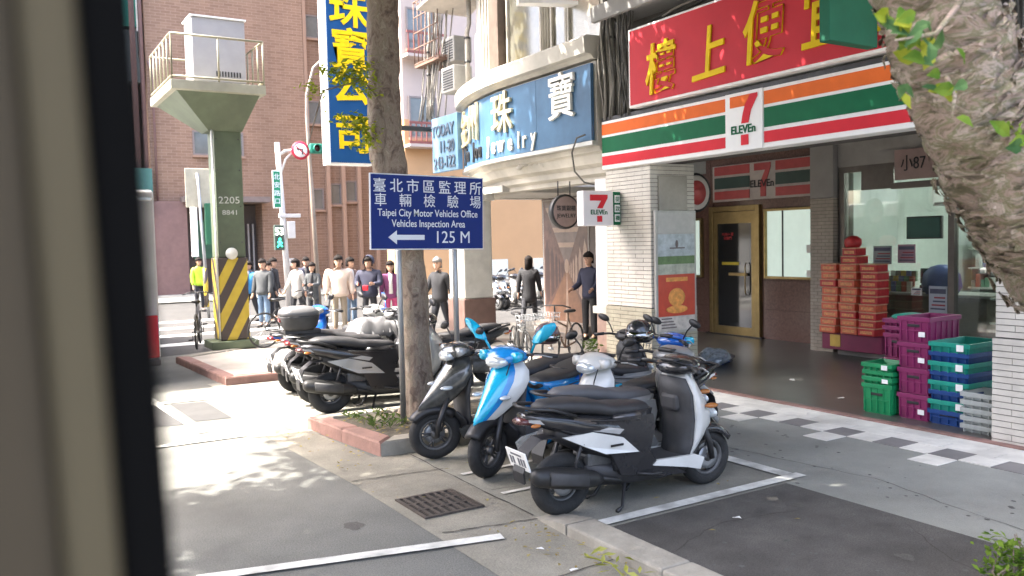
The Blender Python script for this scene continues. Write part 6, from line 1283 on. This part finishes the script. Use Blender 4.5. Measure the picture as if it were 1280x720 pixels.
mb = MB(); mb.box(-.22, 2.15, 13.84, 13.96, .30, .40, b=.02); mb.build('bumper', M('bumper_dark', (.06, .05, .05), .5), s); mb = MB(); mb.box(-.2, 2.12, 13.86, 13.93, 2.84, 2.9, b=.01); mb.build('chrome_strip', chrome, s)
for y in (15.3, 20.2):
    for x in (-.1, 1.95): mb = MB(); mb.lathe([(.2, -.12), (.44, -.12), (.46, -.08), (.46, .08), (.44, .12), (.2, .12)], 24, 0, Matrix.Translation((x, y, .46)) @ Matrix.Rotation(radians(90), 4, 'Y')); mb.build('wheel', rubber, s)

# ------------------------------------------------------------------ crates at the edge of the arcade
def crate(label, x, y, z, w, d, h, mt, grp, rimm=None, rz=0, sticker_m=None, lid=False):
    """open plastic crate, long side into the arcade (x); front faces -X"""
    t = thing('crate', label, 'crate', (x, y, z), rz, grp); rimm = rimm or mt
    mb = MB(); tp = .018; th = .012
    out = lambda k, zz: [(-d/2+tp*(1-k), -w/2+tp*(1-k), zz), (d/2-tp*(1-k), -w/2+tp*(1-k), zz), (d/2-tp*(1-k), w/2-tp*(1-k), zz), (-d/2+tp*(1-k), w/2-tp*(1-k), zz)]
    inn = lambda k, zz: [(x_-math.copysign(th, x_), y_-math.copysign(th, y_), z_) for x_, y_, z_ in out(k, zz)]
    mb.loft([out(0, 0), out(1, h), inn(1, h), inn(0, .015)], 0, True, None, False); mb.build('body', mt, t, False)
    mb = MB()
    for x0, x1, y0, y1 in ((-d/2-.012, d/2+.012, -w/2-.012, -w/2+.004), (-d/2-.012, d/2+.012, w/2-.004, w/2+.012), (-d/2-.012, -d/2+.004, -w/2+.0045, w/2-.0045), (d/2-.004, d/2+.012, -w/2+.0045, w/2-.0045)): mb.box(x0, x1, y0, y1, h-.045, h+.004, 0, .003)
    mb.build('rim', rimm, t, False)
    mb = MB()
    if h > .15:
        n = 4
        for k in range(n+1): yy = -w/2+.02+(w-.04)*k/n; mb.box(-d/2-.004, -d/2+.022, yy-.006, yy+.006, .02, h-.05); 
        for k in range(6): xx = -d/2+.03+(d-.06)*k/5; mb.box(xx-.006, xx+.006, -w/2-.004, -w/2+.022, .02, h-.05)
        mb.box(-d/2-.006, -d/2+.02, -w/2+.03, w/2-.03, h*.45, h*.45+.012)
        mb.build('ribs', mt, t, False, kind='stuff')
        mb = MB(); mb.box(-d/2-.008, -d/2+.001, -w*.2, w*.2, h*.62, h*.62+.03, 0, .004); mb.build('handle_slot', black, t, False)
    else:
        for k in range(5): yy = -w/2+.03+(w-.06)*k/4; mb.box(-d/2-.0125, -d/2+.01, yy-.004, yy+.004, .0, h-.046)
        mb.build('ribs', mt, t, False, kind='stuff')
    if sticker_m: mb = MB(); mb.box(-d/2-.0165, -d/2-.0125, -w*.28-.04, -w*.28+.035, h*.25, h*.25+.055 if h > .15 else h-.01); mb.build('sticker', sticker_m, t, False)
    return t
cg = M('crate_green', (.01, .25, .09), .4, var=.08, dirt=.35, scale=9); cp = M('crate_purple', (.23, .022, .105), .4, var=.08, dirt=.35, scale=9); ct = M('crate_teal', (.01, .30, .22), .4, var=.08, dirt=.35, scale=9); cb = M('crate_blue', (.01, .055, .22), .4, var=.08, dirt=.35, scale=9); cw = M('crate_white', (.40, .43, .41), .45, var=.06, dirt=.25)
fz = .03
for k, (h_, lb) in enumerate(((.34, 'tall green crate at the bottom of the green stack'), (.075, 'shallow green crate right on top of the tall green one'), (.075, 'middle one of the shallow green crates'), (.085, 'uppermost shallow green crate, open on top'))):
    z = fz+(0, .345, .42, .495)[k]; crate(lb, 8.72+rnd(-.015, .015), 5.92+rnd(-.015, .015), z, .36+.01*(k > 0), .36+.02*(k > 0), h_, cg, 'green crates at the front of the arcade', sticker_m=signwhite if k in (1, 3) else None, rz=rnd(-.04, .04))
for k in range(4):
    if k < 3: crate(('lowest', 'second', 'third')[k]+' purple crate of the left stack behind the green ones', 9.2, 5.98, fz+k*.295, .33, .42, .29, cp, 'purple crates in the left stack', sticker_m=signwhite if k == 2 else None, rz=rnd(-.03, .03))
    else:
        for j in range(2): crate(('shallow purple crate near the top of the left purple stack', 'uppermost shallow purple crate of the left stack')[j], 9.2, 5.98, fz+.886+j*.085, .34, .43, .08, cp, 'purple crates in the left stack')
for k in range(4): crate(('lowest', 'second', 'third', 'topmost')[k]+' purple crate of the right stack beside the teal crates', 8.86, 5.5, fz+k*.285, .36, .58, .28, cp, 'purple crates in the right stack', sticker_m=signwhite if k in (0, 2, 3) else None, rz=rnd(-.03, .03))
t_ = thing('folded_bag', 'folded teal plastic bag lying on the left purple crates', 'bag', (9.15, 5.95, 1.09)); mb = MB(); mb.loft([[(9.15+.22*q*cos(a)*(1+.1*sin(3*a)), 5.9+.2*q*sin(a)*(1+.15*cos(2*a)), z) for a in [2*pi*j/14 for j in range(14)]] for q, z in ((.9, 1.093), (1.05, 1.11), (.9, 1.135), (.5, 1.15), (.1, 1.15))]); mb.build('bag_body', ct, t_)
z = fz
for k in range(8):
    teal_ = k % 2 == 1; h_ = .11 if k else .16
    crate(('bottom', 'second', 'third', 'fourth', 'fifth', 'sixth', 'seventh', 'topmost')[k]+(' teal' if teal_ else ' blue')+' crate of the mixed blue and teal stack', 8.9+rnd(-.02, .01), 5.1+rnd(-.01, .01), z, .43, .66, h_-.004, ct if teal_ else cb, 'blue and teal crates in one stack', rz=rnd(-.02, .02), sticker_m=signwhite if teal_ else None); z += h_-.006 if k else .157
for k in range(5): crate(('bottom', 'second', 'third', 'fourth', 'topmost')[k]+' shallow white crate of the stack beside the right pillar', 8.66, 4.70, fz+k*.083, .40, .38, .078, cw, 'white crates beside the pillar')
# snack boxes before the shop window
so_ = M('snack_orange', (.62, .12, .06), .4, var=.3, scale=14); sr_ = M('snack_red', (.50, .03, .035), .4, var=.25, scale=12); rimc = M('snack_rim', (.72, .42, .26), .5); prp = M('box_plum', (.20, .02, .07), .4)
def snack(label, x, y, z, mt, w=.31, d=.3, h=.128):
    t = thing('snack_box', label, 'snack box', (x, y, z), 0, 'snack boxes stacked by the shop window')
    mb = MB(); mb.box(x-d/2, x+d/2, y-w/2, y+w/2, z, z+h-.018, b=.008); mb.build('tray', mt, t); mb = MB(); mb.box(x-d/2-.006, x+d/2+.006, y-w/2-.006, y+w/2+.006, z+h-.0175, z+h-.002, 0, .004); mb.build('rim', rimc, t)
    mb = MB(); mb.box(x-d/2-.004, x-d/2-.0005, y-w*.36, y+w*.36, z+.03, z+h-.05); mb.build('label_panel', M('snack_label', (.68, .30, .12), .4, var=.4, scale=30), t)
t = thing('display_base', 'plum coloured display base under the snack boxes', 'stand', (12.2, 9, .03)); mb = MB(); mb.box(12.05, 12.28, 8.28, 9.42, .145, .43, b=.01); mb.build('base', prp, t); mb = MB(); mb.box(12.04, 12.049, 9.05, 9.25, .2, .4); mb.ell((12.043, 9.15, .33), (.006, .05, .06)); mb.build('print', M('gold_print', (.6, .40, .08), .4), t, kind='stuff')
for col_, y, n, mt, nm in ((0, 9.24, 9, so_, 'left'), (1, 8.88, 10, so_, 'middle'), (2, 8.5, 9, sr_, 'right')):
    for k in range(n): snack('snack box %s in the %s column by the shop window' % ((['at the bottom']+['%s from the bottom' % o for o in ORD[1:n-1]]+['on top'])[k], nm), 12.15+rnd(-.03, .03), y+rnd(-.022, .022), .432+k*.13, random.choice((mt, mt, so_, sr_)))
snack('odd red snack box resting above the middle column', 12.15, 8.86, 1.735, sr_, .26, .26); 
t = thing('snack_packet', 'shiny red snack packet crowning the stacked boxes', 'packet', (12.15, 8.88, 1.87)); mb = MB(); mb.loft([[(12.15+.09*q*cos(a), 8.88+.16*q*sin(a), z_) for a in [2*pi*j/12 for j in range(12)]] for q, z_ in ((.8, 1.865), (1, 1.93), (.95, 2.0), (.5, 2.05), (.1, 2.06))]); mb.build('wrapper', sr_, t)
# rubbish bag on the arcade floor
t = thing('rubbish_bag', 'crumpled clear bag of blue and grey rubbish on the arcade floor', 'bag', (9.85, 9.75, .03))
for x, y, r_, mt, nm in ((9.8, 9.72, .22, M('bag_clear', (.24, .27, .30), .2, var=.5, scale=18), 'bag_body'), (9.95, 9.75, .15, M('bag_blue', (.04, .09, .28), .25, var=.4, scale=20), 'blue_wrapper'), (10.12, 9.8, .13, M('bag_dark', (.06, .06, .065), .3, var=.4), 'dark_wrapper')):
    mb = MB(); rings = []
    for i in range(10):
        a = -pi/2+pi*(i+.01)/9.02; rings.append([Vector((x, y, .03+r_*.62))+Vector((cos(a)*cos(b)*1.25, cos(a)*sin(b), sin(a)*.62))*r_*(1+.35*noise.noise(Vector((x*9+cos(a)*cos(b)*2.2, cos(a)*sin(b)*2.2, sin(a)*2.2)))) for b in [2*pi*j/18 for j in range(18)]])
    mb.loft(rings, 0, True, None, False); mb.build(nm, mt, t)
for x, y, mt, lb in ((9.0, 9.25, M('pot_terracotta', (.2, .09, .06), .7), 'small dark pot at the foot of the tiled pillar'),):
    t = thing('plant_pot', lb, 'pot', (8.15, 10.9, 0)); mb = MB(); mb.lathe([(.001, .01), (.12, .01), (.17, .26), (.18, .28), (.15, .28), (.13, .24), (.001, .24)], 18, 0, Matrix.Translation((8.1, 10.7, 0))); mb.build('pot', mt, t); crown('foliage', t, [(8.1, 10.7, .36), (8.05, 10.72, .42)], 40, .07, leafA, .09, .04)

# ------------------------------------------------------------------ the post of the bus window the picture is taken from
s = thing('bus_window_post', 'blurred beige window post with black rubber edge at the far left', 'window post', (.048, .46, 1.4))
s.rotation_euler = (0, radians(-1.6), 0)
mb = MB(); mb.box(-.012, .0125, -.03, .08, -.2, 1.6, b=.006); mb.build('post', M('bus_beige', (.075, .062, .038), .7, var=.05, scale=2, spec=.1), s, False); mb = MB(); mb.box(-.16, -.0125, -.036, .06, -.2, 1.6, b=.008); mb.build('post_cover', M('bus_taupe', (.046, .037, .025), .7, var=.05, scale=2, spec=.1), s, False)
mb = MB(); mb.box(.013, .0375, -.024, .05, -.2, 1.6, b=.005); mb.build('rubber_seal', M('seal_black', (.003, .003, .003), .9, spec=.05), s, False)
